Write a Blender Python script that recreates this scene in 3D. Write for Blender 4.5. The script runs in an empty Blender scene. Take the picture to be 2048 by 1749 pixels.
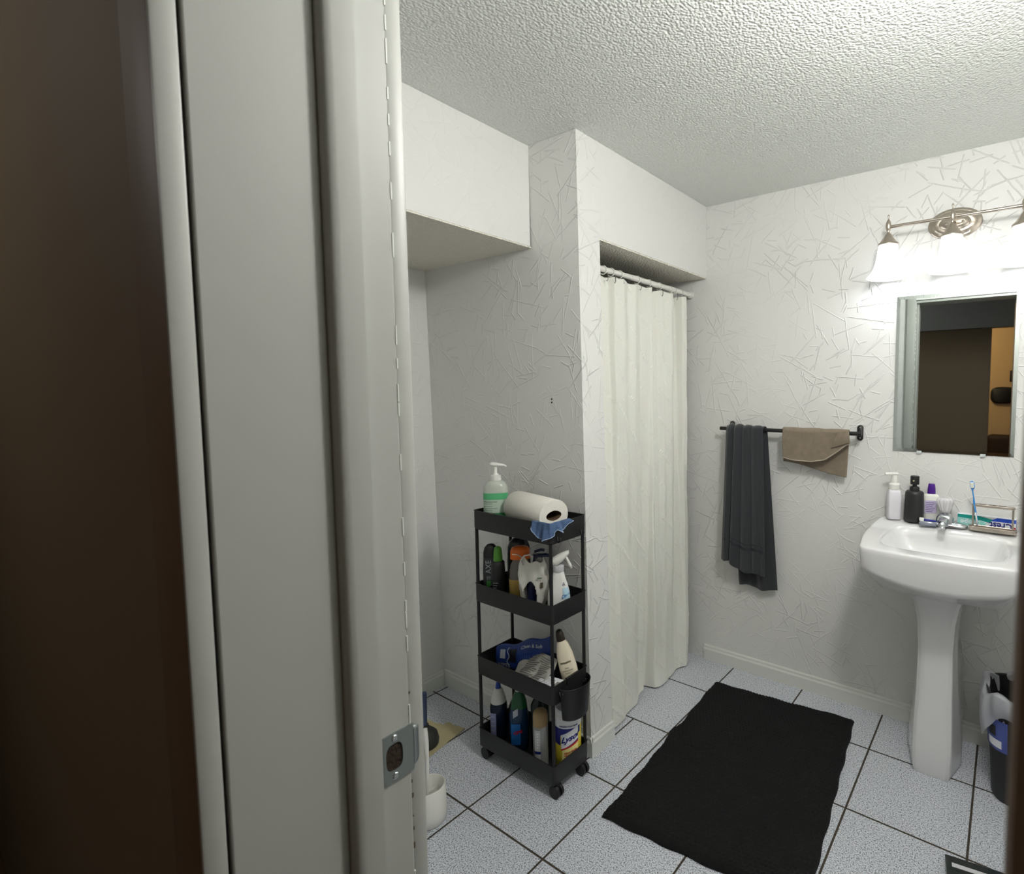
import bpy, bmesh, math, random
from mathutils import Vector, Matrix, Euler
random.seed(7)
SC = bpy.context.scene
C = bpy.context.scene.collection
PI = math.pi

# ------------------------------------------------------------------ camera
cam_d = bpy.data.cameras.new('camera'); cam = bpy.data.objects.new('camera', cam_d); C.objects.link(cam)
YAW, PITCH, ROLL, FPX = 0.5906, -0.0688, -0.0024, 1060.59
fw = Vector((-math.sin(YAW)*math.cos(PITCH), math.cos(YAW)*math.cos(PITCH), math.sin(PITCH)))
rt = Vector((math.cos(YAW), math.sin(YAW), 0)); up = rt.cross(fw)
r2 = rt*math.cos(ROLL)+up*math.sin(ROLL); u2 = -rt*math.sin(ROLL)+up*math.cos(ROLL)
m = Matrix((r2, u2, -fw)).transposed().to_4x4(); m.translation = Vector((1.2815, -2.3775, 1.3926))
cam.matrix_world = m
cam_d.sensor_fit = 'HORIZONTAL'; cam_d.sensor_width = 36.0
cam_d.lens = 36.0*FPX/2048
cam_d.shift_x = (1024-1309.12)/2048; cam_d.shift_y = (856.07-874.5)/2048
cam_d.clip_start = 0.01
cam_d.dof.use_dof = True; cam_d.dof.focus_distance = 1.9; cam_d.dof.aperture_fstop = 9.0
SC.camera = cam

# ------------------------------------------------------------------ world, exposure
w = bpy.data.worlds.new('world'); SC.world = w; w.use_nodes = True
w.node_tree.nodes['Background'].inputs[0].default_value = (0.9, 0.93, 1, 1)
w.node_tree.nodes['Background'].inputs[1].default_value = 0.02
SC.view_settings.view_transform = 'Standard'; SC.view_settings.look = 'None'
SC.view_settings.gamma = 1.0; SC.view_settings.use_curve_mapping = False
SC.view_settings.exposure = 0.42
LAMP_W = 0.38         # each bulb of the vanity bar
SHADE_E = 1.0
HALL_FILL_W = 3.6
FILL_W = 26.0
WARM_W = 16.0

# ------------------------------------------------------------------ helpers
def lin(c):
    return tuple(((v/255)/12.92 if v/255 <= 0.04045 else ((v/255+0.055)/1.055)**2.4) for v in c)

def mat(name, rgb, rough=0.5, metal=0.0, bump=None, trans=0.0, coat=0.0, alpha=1.0, emit=None, sss=0.0, var=None, ior=1.45):
    """procedural material; rgb is sRGB 0-255; bump=(scale, strength, distance); var=(scale, rgb2, amount)"""
    mt = bpy.data.materials.new(name); mt.use_nodes = True
    n = mt.node_tree.nodes; l = mt.node_tree.links; b = n['Principled BSDF']
    b.inputs['Base Color'].default_value = (*lin(rgb), 1)
    b.inputs['Roughness'].default_value = rough; b.inputs['Metallic'].default_value = metal
    b.inputs['Transmission Weight'].default_value = trans
    b.inputs['Coat Weight'].default_value = coat; b.inputs['IOR'].default_value = ior
    b.inputs['Alpha'].default_value = alpha
    if sss: b.inputs['Subsurface Weight'].default_value = sss; b.inputs['Subsurface Scale'].default_value = 0.01
    if emit: b.inputs['Emission Color'].default_value = (*emit[0], 1); b.inputs['Emission Strength'].default_value = emit[1]
    tc = n.new('ShaderNodeTexCoord')
    if bump:
        ns = n.new('ShaderNodeTexNoise'); ns.inputs['Scale'].default_value = bump[0]; ns.inputs['Detail'].default_value = 4
        bp = n.new('ShaderNodeBump'); bp.inputs['Strength'].default_value = bump[1]; bp.inputs['Distance'].default_value = bump[2]
        l.new(tc.outputs['Object'], ns.inputs['Vector']); l.new(ns.outputs[0], bp.inputs['Height']); l.new(bp.outputs[0], b.inputs['Normal'])
    if var:
        ns = n.new('ShaderNodeTexNoise'); ns.inputs['Scale'].default_value = var[0]; ns.inputs['Detail'].default_value = 5
        cr = n.new('ShaderNodeValToRGB'); cr.color_ramp.elements[0].position = 0.5-var[2]; cr.color_ramp.elements[1].position = 0.5+var[2]
        cr.color_ramp.elements[0].color = (*lin(rgb), 1); cr.color_ramp.elements[1].color = (*lin(var[1]), 1)
        l.new(tc.outputs['Object'], ns.inputs['Vector']); l.new(ns.outputs[0], cr.inputs[0]); l.new(cr.outputs[0], b.inputs['Base Color'])
    return mt

def obj(name, bm, mt, parent=None, smooth=False, angle=None):
    me = bpy.data.meshes.new(name); bmesh.ops.recalc_face_normals(bm, faces=bm.faces[:]); bm.to_mesh(me); bm.free()
    if smooth:
        for p in me.polygons: p.use_smooth = True
        if angle is not None: me.set_sharp_from_angle(angle=math.radians(angle))
    o = bpy.data.objects.new(name, me); C.objects.link(o)
    if mt: me.materials.append(mt)
    if parent: o.parent = parent
    return o

def thing(name, label, cat, loc=(0, 0, 0), rotz=0.0, group=None, rot=None):
    o = bpy.data.objects.new(name, None); C.objects.link(o)
    o.empty_display_size = 0.02
    o.location = loc; o.rotation_euler = rot if rot else (0, 0, rotz)
    o['label'] = label; o['category'] = cat
    if group: o['group'] = group
    return o

def tag(o, label, cat, group=None, kind=None):
    o['label'] = label; o['category'] = cat
    if group: o['group'] = group
    if kind: o['kind'] = kind
    return o

def struct(name, bm, mt, label=None, smooth=False, parent=None):
    o = obj(name, bm, mt, parent, smooth)
    if not parent: o['kind'] = 'structure'
    return o

def box(x0, x1, y0, y1, z0, z1, bev=0.0, seg=2, bm=None):
    bm = bm or bmesh.new()
    vs = [bm.verts.new((x, y, z)) for z in (z0, z1) for y in (y0, y1) for x in (x0, x1)]
    F = [(0, 2, 3, 1), (4, 5, 7, 6), (0, 1, 5, 4), (2, 6, 7, 3), (0, 4, 6, 2), (1, 3, 7, 5)]
    fs = [bm.faces.new([vs[i] for i in f]) for f in F]
    if bev:
        es = set(e for f in fs for e in f.edges)
        bmesh.ops.bevel(bm, geom=list(es), offset=bev, segments=seg, affect='EDGES', profile=0.5)
    return bm

def prism(poly, z0, z1, bm=None, poly_top=None, bev=0.0):
    bm = bm or bmesh.new(); pt = poly_top or poly
    a = [bm.verts.new((p[0], p[1], z0)) for p in poly]; b = [bm.verts.new((p[0], p[1], z1)) for p in pt]
    n = len(poly)
    bm.faces.new(a[::-1]); bm.faces.new(b)
    for i in range(n): bm.faces.new((a[i], a[(i+1) % n], b[(i+1) % n], b[i]))
    if bev: bmesh.ops.bevel(bm, geom=bm.edges[:], offset=bev, segments=2, affect='EDGES')
    return bm

def rings(R, cap0=True, cap1=True, bm=None, closed=True):
    """skin a list of rings (each a list of points, same count)"""
    bm = bm or bmesh.new(); V = [[bm.verts.new(p) for p in r] for r in R]; n = len(R[0])
    for a, b in zip(V, V[1:]):
        for i in range(n if closed else n-1):
            j = (i+1) % n
            try: bm.faces.new((a[i], a[j], b[j], b[i]))
            except ValueError: pass
    if cap0: bm.faces.new(V[0][::-1])
    if cap1: bm.faces.new(V[-1])
    return bm

def loft(secs, n=32, p=2.0, cap0=True, cap1=True, bm=None):
    """secs: (z, rx, ry[, cx, cy[, power]]) superellipse sections"""
    R = []
    for s in secs:
        z, rx, ry = s[:3]; cx, cy = (s[3], s[4]) if len(s) > 4 else (0, 0); q = s[5] if len(s) > 5 else p
        R.append([(cx+rx*math.copysign(abs(math.cos(t))**(2/q), math.cos(t)), cy+ry*math.copysign(abs(math.sin(t))**(2/q), math.sin(t)), z)
                  for t in (2*PI*k/n for k in range(n))])
    return rings(R, cap0, cap1, bm)

def lathe(prof, n=32, cap0=True, cap1=True, bm=None):
    return loft([(z, r, r) for r, z in prof], n, 2.0, cap0, cap1, bm)

def tube(pts, r, n=10, bm=None, rs=None, caps=True, flat=1.0):
    pts = [Vector(p) for p in pts]; R = []; prev = None
    for i, p in enumerate(pts):
        t = (pts[min(i+1, len(pts)-1)]-pts[max(i-1, 0)]).normalized()
        if prev is None:
            a = Vector((0, 0, 1)) if abs(t.z) < 0.9 else Vector((1, 0, 0)); u = t.cross(a).normalized()
        else: u = (prev-t*prev.dot(t)).normalized()
        prev = u; v = t.cross(u); rr = rs[i] if rs else r
        R.append([tuple(p+u*rr*math.cos(2*PI*k/n)+v*rr*flat*math.sin(2*PI*k/n)) for k in range(n)])
    return rings(R, caps, caps, bm)

def torus(R, r, n=24, k=8, axis='y', c=(0, 0, 0), bm=None, a0=0, a1=2*PI):
    pts = []
    full = abs(a1-a0-2*PI) < 1e-6
    bm = bm or bmesh.new(); V = []
    for i in range(n if full else n+1):
        a = a0+(a1-a0)*i/n; row = []
        for j in range(k):
            b = 2*PI*j/k; rr = R+r*math.cos(b); h = r*math.sin(b)
            q = (rr*math.cos(a), h, rr*math.sin(a)) if axis == 'y' else ((rr*math.cos(a), rr*math.sin(a), h) if axis == 'z' else (h, rr*math.cos(a), rr*math.sin(a)))
            row.append(bm.verts.new((q[0]+c[0], q[1]+c[1], q[2]+c[2])))
        V.append(row)
    m_ = len(V)
    for i in range(m_ if full else m_-1):
        a, b = V[i], V[(i+1) % m_]
        for j in range(k): bm.faces.new((a[j], a[(j+1) % k], b[(j+1) % k], b[j]))
    return bm

def grid(f, nu, nv, thick=0.0, bm=None, tdir=None):
    bm = bm or bmesh.new()
    V = [[bm.verts.new(f(u/nu, v/nv)) for u in range(nu+1)] for v in range(nv+1)]
    fs = []
    for v in range(nv):
        for u in range(nu): fs.append(bm.faces.new((V[v][u], V[v][u+1], V[v+1][u+1], V[v+1][u])))
    if thick:
        bmesh.ops.recalc_face_normals(bm, faces=bm.faces[:])
        bmesh.ops.solidify(bm, geom=bm.faces[:], thickness=thick)
    return bm

def interp(tab, x):
    if x <= tab[0][0]: return tab[0][1]
    for (a, b), (c, d) in zip(tab, tab[1:]):
        if x <= c:
            t = (x-a)/(c-a); t = t*t*(3-2*t); return b+(d-b)*t
    return tab[-1][1]

def lerp_tab(tab, x):
    if x <= tab[0][0]: return tab[0][1]
    for (a, b), (c, d) in zip(tab, tab[1:]):
        if x <= c: return b+(d-b)*(x-a)/(c-a)
    return tab[-1][1]

def smoothpoly(pts, per=6):
    out = []; n = len(pts)
    for i in range(n):
        p0, p1, p2, p3 = (Vector(pts[(i+k-1) % n]) for k in range(4))
        for k in range(per):
            t = k/per
            out.append(0.5*((2*p1)+(-p0+p2)*t+(2*p0-5*p1+4*p2-p3)*t*t+(-p0+3*p1-3*p2+p3)*t**3))
    return out

def wobble(x, y, z=0.0):
    return (math.sin(x*1.7+y*2.3+z*1.1)+math.sin(x*3.1-y*1.3+z*2.7+1.3)*.6+math.sin(-x*2.2+y*4.1+z*.7+2.1)*.4)/2

def lettering(body, size, mt, parent, place, name='lettering', bold=0.0, align='CENTER', shear=0.0, space=1.0):
    """real letters as a thin mesh; place(x, y) -> point maps the flat text onto its surface"""
    cu = bpy.data.curves.new('t', 'FONT'); cu.body = body; cu.size = size; cu.align_x = align; cu.align_y = 'CENTER'
    cu.offset = bold; cu.shear = shear; cu.space_character = space; cu.resolution_u = 3
    to = bpy.data.objects.new('t', cu); C.objects.link(to)
    dg = bpy.context.evaluated_depsgraph_get(); me = bpy.data.meshes.new_from_object(to.evaluated_get(dg))
    bpy.data.objects.remove(to); bpy.data.curves.remove(cu)
    for v in me.vertices: v.co = Vector(place(v.co.x, v.co.y))
    me.name = name; o = bpy.data.objects.new(name, me); C.objects.link(o); me.materials.clear(); me.materials.append(mt); o.parent = parent
    return o

def on_cyl(rx, ry, a0, zc, eps=0.0012, sx=1.0, rot=0.0, tilt=0.0):
    R = (rx+ry)/2
    def f(x, y):
        c, s = math.cos(rot), math.sin(rot); X, Y = x*c-y*s, x*s+y*c
        a = a0+X/R
        return ((rx+eps)*math.cos(a), (ry+eps)*math.sin(a), zc+Y+tilt*X)
    return f

def patch(rx, ry, a0, a1, z0, z1, mt, parent, name='label', eps=0.0006, n=16, p=2.0, tilt=0.0, rtab=None):
    def f(u, v):
        a = a0+(a1-a0)*u; z = z0+(z1-z0)*v+tilt*(u-.5)
        k = lerp_tab(rtab, z) if rtab else 1.0
        return ((rx*k+eps)*math.copysign(abs(math.cos(a))**(2/p), math.cos(a)), (ry*k+eps)*math.copysign(abs(math.sin(a))**(2/p), math.sin(a)), z)
    return obj(name, grid(f, n, 6 if rtab else 1), mt, parent, True)

# ------------------------------------------------------------------ special materials
def stucco(name, rgb, flat=False, strength=0.75):
    """white paint over knife-stroke textured plaster: short straight raised strokes at random angles"""
    mt = bpy.data.materials.new(name); mt.use_nodes = True
    n = mt.node_tree.nodes; l = mt.node_tree.links; b = n['Principled BSDF']
    b.inputs['Base Color'].default_value = (*lin(rgb), 1); b.inputs['Roughness'].default_value = 0.55
    tc = n.new('ShaderNodeTexCoord'); sp = n.new('ShaderNodeSeparateXYZ'); l.new(tc.outputs['Object'], sp.inputs[0])
    ad = n.new('ShaderNodeMath'); ad.operation = 'ADD'; l.new(sp.outputs[0], ad.inputs[0]); l.new(sp.outputs[1], ad.inputs[1])
    cb = n.new('ShaderNodeCombineXYZ'); l.new(ad.outputs[0], cb.inputs[0]); l.new(sp.outputs[2], cb.inputs[1])
    ns = n.new('ShaderNodeTexNoise'); ns.inputs['Scale'].default_value = 14; ns.inputs['Detail'].default_value = 3
    l.new(cb.outputs[0], ns.inputs['Vector'])
    wb = n.new('ShaderNodeVectorMath'); wb.operation = 'SCALE'; wb.inputs['Scale'].default_value = 0.008
    sb = n.new('ShaderNodeVectorMath'); sb.operation = 'SUBTRACT'; sb.inputs[1].default_value = (.5, .5, .5)
    l.new(ns.outputs['Color'], sb.inputs[0]); l.new(sb.outputs[0], wb.inputs[0])
    av = n.new('ShaderNodeVectorMath'); av.operation = 'ADD'; l.new(cb.outputs[0], av.inputs[0]); l.new(wb.outputs[0], av.inputs[1])
    def M(op, a, c=None, d=None, clamp=False):
        q = n.new('ShaderNodeMath'); q.operation = op; q.use_clamp = clamp
        for i, s in enumerate((a, c, d)):
            if s is None: continue
            if isinstance(s, (int, float)): q.inputs[i].default_value = s
            else: l.new(s, q.inputs[i])
        return q.outputs[0]
    hs = []
    for k, (scale, width, length, dens) in enumerate([(7.0, .009, .62, .75), (10, .013, .62, .6), (5.0, .0065, .55, .75), (20, .03, .55, .45), (8.5, .011, .62, .6), (14, .018, .6, .45)]):
        of = n.new('ShaderNodeVectorMath'); of.operation = 'ADD'; of.inputs[1].default_value = (3.7*k+.31, 1.9*k+.77, 0); l.new(av.outputs[0], of.inputs[0])
        vo = n.new('ShaderNodeTexVoronoi'); vo.voronoi_dimensions = '2D'; vo.inputs['Scale'].default_value = scale; vo.inputs['Randomness'].default_value = 1
        l.new(of.outputs[0], vo.inputs['Vector'])
        # local offset from the cell centre, in cell units
        d = n.new('ShaderNodeVectorMath'); d.operation = 'SUBTRACT'; l.new(of.outputs[0], d.inputs[0]); l.new(vo.outputs['Position'], d.inputs[1])
        sc = n.new('ShaderNodeVectorMath'); sc.operation = 'SCALE'; sc.inputs['Scale'].default_value = scale; l.new(d.outputs[0], sc.inputs[0])
        ds = n.new('ShaderNodeSeparateXYZ'); l.new(sc.outputs[0], ds.inputs[0])
        cs = n.new('ShaderNodeSeparateColor'); l.new(vo.outputs['Color'], cs.inputs[0])
        th = M('MULTIPLY', cs.outputs[0], 2*PI)
        co, si = M('COSINE', th), M('SINE', th)
        across = M('ABSOLUTE', M('SUBTRACT', M('MULTIPLY', ds.outputs[0], si), M('MULTIPLY', ds.outputs[1], co)))
        along = M('ABSOLUTE', M('ADD', M('MULTIPLY', ds.outputs[0], co), M('MULTIPLY', ds.outputs[1], si)))
        ridge = M('SUBTRACT', 1.0, M('DIVIDE', across, width*2.3), clamp=True)
        fade = M('MULTIPLY', M('SUBTRACT', length, along), 9.0, clamp=True)
        keep = M('LESS_THAN', cs.outputs[1], dens)
        # one side of a stroke carries a thin step as the knife lifts
        hs.append(M('MULTIPLY', M('MULTIPLY', ridge, fade), keep))
    h = hs[0]
    for q in hs[1:]: h = M('MAXIMUM', h, q)
    n2 = n.new('ShaderNodeTexNoise'); n2.inputs['Scale'].default_value = 26; n2.inputs['Detail'].default_value = 5; l.new(cb.outputs[0], n2.inputs['Vector'])
    n3 = n.new('ShaderNodeTexNoise'); n3.inputs['Scale'].default_value = 2.2; n3.inputs['Detail'].default_value = 1; l.new(cb.outputs[0], n3.inputs['Vector'])
    msk = M('MULTIPLY', M('SUBTRACT', n3.outputs[0], 0.30), 3.4, clamp=True)
    hh = M('ADD', M('MULTIPLY', h, msk), M('MULTIPLY', n2.outputs[0], 0.28))
    bp = n.new('ShaderNodeBump'); bp.inputs['Strength'].default_value = strength; bp.inputs['Distance'].default_value = 0.0030
    l.new(hh, bp.inputs['Height']); l.new(bp.outputs[0], b.inputs['Normal'])
    return mt

def popcorn(name, rgb, amp=.0056):
    mt = bpy.data.materials.new(name); mt.use_nodes = True
    n = mt.node_tree.nodes; l = mt.node_tree.links; b = n['Principled BSDF']
    b.inputs['Base Color'].default_value = (*lin(rgb), 1); b.inputs['Roughness'].default_value = 0.9
    tc = n.new('ShaderNodeTexCoord')
    v = n.new('ShaderNodeTexVoronoi'); v.inputs['Scale'].default_value = 135; v.feature = 'SMOOTH_F1'; v.inputs['Smoothness'].default_value = .5
    ns = n.new('ShaderNodeTexNoise'); ns.inputs['Scale'].default_value = 100; ns.inputs['Detail'].default_value = 3
    l.new(tc.outputs['Object'], v.inputs['Vector']); l.new(tc.outputs['Object'], ns.inputs['Vector'])
    mm = n.new('ShaderNodeMath'); mm.operation = 'MULTIPLY_ADD'; mm.inputs[1].default_value = -0.9; l.new(v.outputs['Distance'], mm.inputs[0]); l.new(ns.outputs[0], mm.inputs[2])
    bp = n.new('ShaderNodeBump'); bp.inputs['Strength'].default_value = 0.75; bp.inputs['Distance'].default_value = amp
    l.new(mm.outputs[0], bp.inputs['Height']); l.new(bp.outputs[0], b.inputs['Normal'])
    return mt

X0, Y0, TS = 0.1718, -0.2759, 0.3506
def tile_floor():
    mt = bpy.data.materials.new('speckled_floor_tile'); mt.use_nodes = True
    n = mt.node_tree.nodes; l = mt.node_tree.links; b = n['Principled BSDF']
    tc = n.new('ShaderNodeTexCoord'); sp = n.new('ShaderNodeSeparateXYZ'); l.new(tc.outputs['Object'], sp.inputs[0])
    def M(op, a, c=None, d=None, clamp=False):
        q = n.new('ShaderNodeMath'); q.operation = op; q.use_clamp = clamp
        for i, s in enumerate((a, c, d)):
            if s is None: continue
            if isinstance(s, (int, float)): q.inputs[i].default_value = s
            else: l.new(s, q.inputs[i])
        return q.outputs[0]
    def dist(o, off):   # metres to the nearest joint line
        f = M('FRACT', M('ADD', M('DIVIDE', M('SUBTRACT', o, off), TS), 50.0))
        return M('MULTIPLY', M('MINIMUM', f, M('SUBTRACT', 1.0, f)), TS)
    dd = M('MINIMUM', dist(sp.outputs[0], X0), dist(sp.outputs[1], Y0))
    # one cut joint beside the shower wall, only in that row
    row = M('MULTIPLY', M('GREATER_THAN', sp.outputs[1], Y0-2*TS), M('LESS_THAN', sp.outputs[1], Y0-TS))
    cut = M('ADD', M('ABSOLUTE', M('SUBTRACT', sp.outputs[0], X0-TS/2)), M('MULTIPLY', M('SUBTRACT', 1.0, row), 1.0))
    dd = M('MINIMUM', dd, cut)
    nz = n.new('ShaderNodeTexNoise'); nz.inputs['Scale'].default_value = 60; l.new(tc.outputs['Object'], nz.inputs['Vector'])
    dd = M('ADD', dd, M('MULTIPLY', M('SUBTRACT', nz.outputs[0], .5), .0014))
    g = M('SUBTRACT', 1.0, M('DIVIDE', M('SUBTRACT', dd, 0.0027), 0.0012), clamp=True)
    s1 = n.new('ShaderNodeTexNoise'); s1.inputs['Scale'].default_value = 250; s1.inputs['Detail'].default_value = 2; l.new(tc.outputs['Object'], s1.inputs['Vector'])
    cr = n.new('ShaderNodeValToRGB'); e = cr.color_ramp.elements
    e[0].position = .35; e[0].color = (*lin((88, 96, 108)), 1); e[1].position = .66; e[1].color = (*lin((232, 234, 238)), 1)
    q = e.new(.445); q.color = (*lin((182, 187, 196)), 1); q = e.new(.54); q.color = (*lin((212, 215, 222)), 1)
    l.new(s1.outputs[0], cr.inputs[0])
    s3 = n.new('ShaderNodeTexNoise'); s3.inputs['Scale'].default_value = 95; s3.inputs['Detail'].default_value = 3; l.new(tc.outputs['Object'], s3.inputs['Vector'])
    dk = M('MULTIPLY', M('SUBTRACT', s3.outputs[0], .60), 9, clamp=True)
    mxd = n.new('ShaderNodeMix'); mxd.data_type = 'RGBA'; l.new(M('MULTIPLY', dk, .55), mxd.inputs[0]); l.new(cr.outputs[0], mxd.inputs[6]); mxd.inputs[7].default_value = (*lin((96, 103, 112)), 1)
    mx = n.new('ShaderNodeMix'); mx.data_type = 'RGBA'
    l.new(g, mx.inputs[0]); l.new(mxd.outputs[2], mx.inputs[6]); mx.inputs[7].default_value = (*lin((66, 58, 48)), 1)
    l.new(mx.outputs[2], b.inputs['Base Color'])
    l.new(M('ADD', .42, M('MULTIPLY', g, .5)), b.inputs['Roughness'])
    bp = n.new('ShaderNodeBump'); bp.inputs['Strength'].default_value = .8; bp.inputs['Distance'].default_value = .002
    l.new(M('SUBTRACT', 1.0, g), bp.inputs['Height']); l.new(bp.outputs[0], b.inputs['Normal'])
    return mt

WALL = stucco('knife_textured_white_paint', (223, 223, 220))
WALL_S = stucco('smoother_white_paint', (223, 223, 220), strength=0.35)
POP = popcorn('popcorn_ceiling_plaster', (228, 231, 226))
TILE = tile_floor()
POP2 = popcorn('popcorn_plaster_coarse', (240, 236, 222), .010)
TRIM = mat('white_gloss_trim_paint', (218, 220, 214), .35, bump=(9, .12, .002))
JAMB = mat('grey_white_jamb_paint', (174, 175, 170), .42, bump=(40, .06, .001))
BROWN = mat('brown_wall_paint', (130, 113, 91), .7, bump=(30, .1, .001))
BROWN2 = mat('red_brown_casing_wood', (130, 107, 88), .55, var=(6, (120, 99, 81), .3))
GREYH = mat('grey_hall_paint', (186, 188, 188), .7)
ORANGE = mat('cream_room_paint', (226, 196, 150), .8)
HFLOOR = mat('hall_floor_wood', (96, 74, 56), .5, var=(5, (80, 60, 44), .3))
BLACKP = mat('black_matte_plastic', (30, 30, 31), .5, bump=(200, .05, .0005))
BLACKM = mat('black_powder_metal', (24, 24, 25), .45, metal=0.0)
WHITEP = mat('white_plastic', (228, 228, 222), .35, sss=.05)
CERAM = mat('white_ceramic_glaze', (226, 226, 226), .09, coat=.6)
NICKEL = mat('brushed_nickel', (190, 180, 168), .28, metal=1.0)
CHROME = mat('chrome', (205, 208, 212), .12, metal=1.0)
STEEL = mat('worn_strike_steel', (168, 175, 176), .35, metal=1.0, bump=(60, .2, .0006))

# ================================================================== SETTING
L_T, L_B = -0.952, -0.904      # partition's outer corner at ceiling / floor (the corner is out of plumb)
O_T, O_B = -0.828, -0.775      # shower opening's edge at ceiling / floor
H = 2.30
struct('floor', box(-1.05, 1.85, -2.205, 0.12, -0.05, 0.0), TILE)
struct('ceiling', box(-1.05, 1.85, -2.0, 0.12, H, H+0.06), POP)
struct('wall_back', box(-1.05, 1.85, 0.0, 0.12, 0.0, H), WALL)
struct('wall_right', box(1.72, 1.84, -2.0, -0.0005, 0.0, H-.0005), WALL)
struct('wall_left', box(-1.03, -0.914, -2.0, -0.0005, 0.0, H-.0005), WALL_S)
def vpart(lb, lt, ob, ot, x0, x1, z1):
    bm = bmesh.new(); n = 14
    A = []
    for k in range(n+1):
        t = k/n; z = z1*t
        if k == n-2: z = 1.957
        elif k == n-1: z = 1.958
        yl = lb+(lt-lb)*z/z1; yo = min(ob+(ot+.0-ob)*z/1.957, 99) if z <= 1.957 else ot
        if z < 1.957 and k >= n-2: pass
        A.append([(x0, yl, z), (x1, yl, z), (x1, yo, z), (x0, yo, z)])
    return rings(A)
part = struct('wall_partition', vpart(L_B, L_T, O_B, O_T, -0.9135, 0.0, H-.0005), WALL)
struct('wall_shower_header', box(-.9135, 0.0, -.8279, -.0005, 1.957, H-.0005), WALL_S)
struct('ceiling_shower', box(-.9135, -.001, -.8265, -.0008, 1.951, 1.9565), POP2)
struct('wall_soffit', box(-.9135, -.234, -1.9995, -.9515, 1.9355, H-.0005), WALL_S)
struct('ceiling_soffit', box(-.9135, -.2345, -1.9995, -.9455, 1.930, 1.935), POP2)
# the doorway wall: left and right of the opening, and above it
JX, JR = 0.68, 1.309
struct('wall_front', box(-1.03, JX-.012, -2.205, -2.02, 0.0, H), WALL_S)
struct('wall_front_right', box(JR+.012, 1.84, -2.205, -2.02, 0.0, H), WALL_S)
struct('wall_front_header', box(JX-.0115, JR+.0115, -2.205, -2.02, 2.06, H), WALL_S)
# shower recess behind the curtain
struct('wall_shower_side', box(-.9135, -.80, -.77, -.001, 0.0, 1.95), WALL_S)

# door frame: jamb boards with stop, casing, strike plate
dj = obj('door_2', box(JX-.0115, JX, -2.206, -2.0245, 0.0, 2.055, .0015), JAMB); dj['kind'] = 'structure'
# a thin joint between hall casing and jamb stays dark
def stop_bm(xj, s):
    # rounded nose towards the hall, square to the rebate
    prof = [(0.0, -2.1005), (.004, -2.1005), (.0085, -2.0985), (.0115, -2.094), (.0125, -2.088), (.0125, -2.066), (0.0, -2.066)]
    return prism([(xj+s*a, y) for a, y in prof], 0.0, 2.04)
obj('door_stop', stop_bm(JX+.0003, 1), JAMB, dj, True, 40)
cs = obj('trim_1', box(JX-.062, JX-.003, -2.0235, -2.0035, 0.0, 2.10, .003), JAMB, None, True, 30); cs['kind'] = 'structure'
# ragged old paint bead at the joint
bm = bmesh.new()
for k in range(60):
    z = .12+1.9*k/60+random.uniform(-.01, .01)
    if random.random() < .55: bm = box(JX-.0035, JX+.0006, -2.0252, -2.0236, z, z+random.uniform(.012, .03), 0, bm=bm)
obj('paint_bead', bm, TRIM, cs)
hc = obj('trim_2', box(JX-.085, JX-.001, -2.2285, -2.209, 0.0, 2.12, .004), BROWN2, None, True, 30); hc['kind'] = 'structure'
obj('casing_edge', box(JX-.004, JX+.0008, -2.2283, -2.2095, 0.0, 2.03, .002), JAMB, hc, True, 30)
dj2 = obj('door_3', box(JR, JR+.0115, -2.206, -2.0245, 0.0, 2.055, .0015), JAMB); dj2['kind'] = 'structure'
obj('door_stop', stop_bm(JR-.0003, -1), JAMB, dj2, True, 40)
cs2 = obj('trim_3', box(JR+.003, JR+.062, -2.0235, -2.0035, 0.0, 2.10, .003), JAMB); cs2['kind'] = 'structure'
hc2 = obj('trim_4', box(1.2846, JR+.085, -2.2285, -2.209, 0.0, 2.12, .004), BROWN2); hc2['kind'] = 'structure'
hd = obj('door_4', box(JX+.0005, JR-.0005, -2.206, -2.0245, 2.04, 2.055), JAMB); hd['kind'] = 'structure'
# the open door leaf, swung in against its hinge side
dl = obj('door_1', box(1.3205, 1.3555, -1.985, -1.42, .012, 2.03, .002), TRIM); dl['kind'] = 'structure'
# strike plate on the jamb
sx = JX+.0004
def plate_bm():
    bm = bmesh.new(); y0, y1, z0, z1 = -2.0595, -2.0215, .9235, .984; x = sx+.0014
    hy0, hy1, hz0, hz1 = -2.0565, -2.0355, .938, .971
    out = [(y0, z0), (y1, z0), (y1, z1), (y0, z1)]; hp = []
    for k in range(24):
        a = 2*PI*k/24; cy, cz = (hy0+hy1)/2, (hz0+hz1)/2
        hp.append((cy+(hy1-hy0)/2*math.copysign(abs(math.cos(a))**.55, math.cos(a)), cz+(hz1-hz0)/2*math.copysign(abs(math.sin(a))**.75, math.sin(a))))
    def toedge(k):
        a = 2*PI*k/24; c, s = math.cos(a), math.sin(a); cy, cz = (y0+y1)/2, (z0+z1)/2; m_ = max(abs(c), abs(s))
        return (cy+(y1-y0)/2*c/m_, cz+(z1-z0)/2*s/m_)
    ro = [toedge(k) for k in range(24)]
    R = [[(sx, y, z) for y, z in ro], [(x, y, z) for y, z in ro], [(x, y, z) for y, z in hp], [(sx-.004, y, z) for y, z in hp]]
    bm = rings(R, False, False)
    return bm
sp_ = obj('strike_plate', plate_bm(), STEEL, dj, True, 30)
obj('latch_hole', box(sx-.0002, sx+.0002, -2.0565, -2.0355, .938, .971), mat('dark_raw_latch_hole', (48, 36, 26), .9, bump=(150, .8, .004)), sp_)
def lip(u, v):
    a = u*1.15; hgt = .021+.004*(1-u)
    zz = .955+(v-.5)*2*hgt*math.sqrt(max(0.0, 1-u*u*.55))
    return (sx+.0014-.010*(1-math.cos(a))*2.0, -2.0215+.0155*math.sin(a)*1.0, zz)
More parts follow.
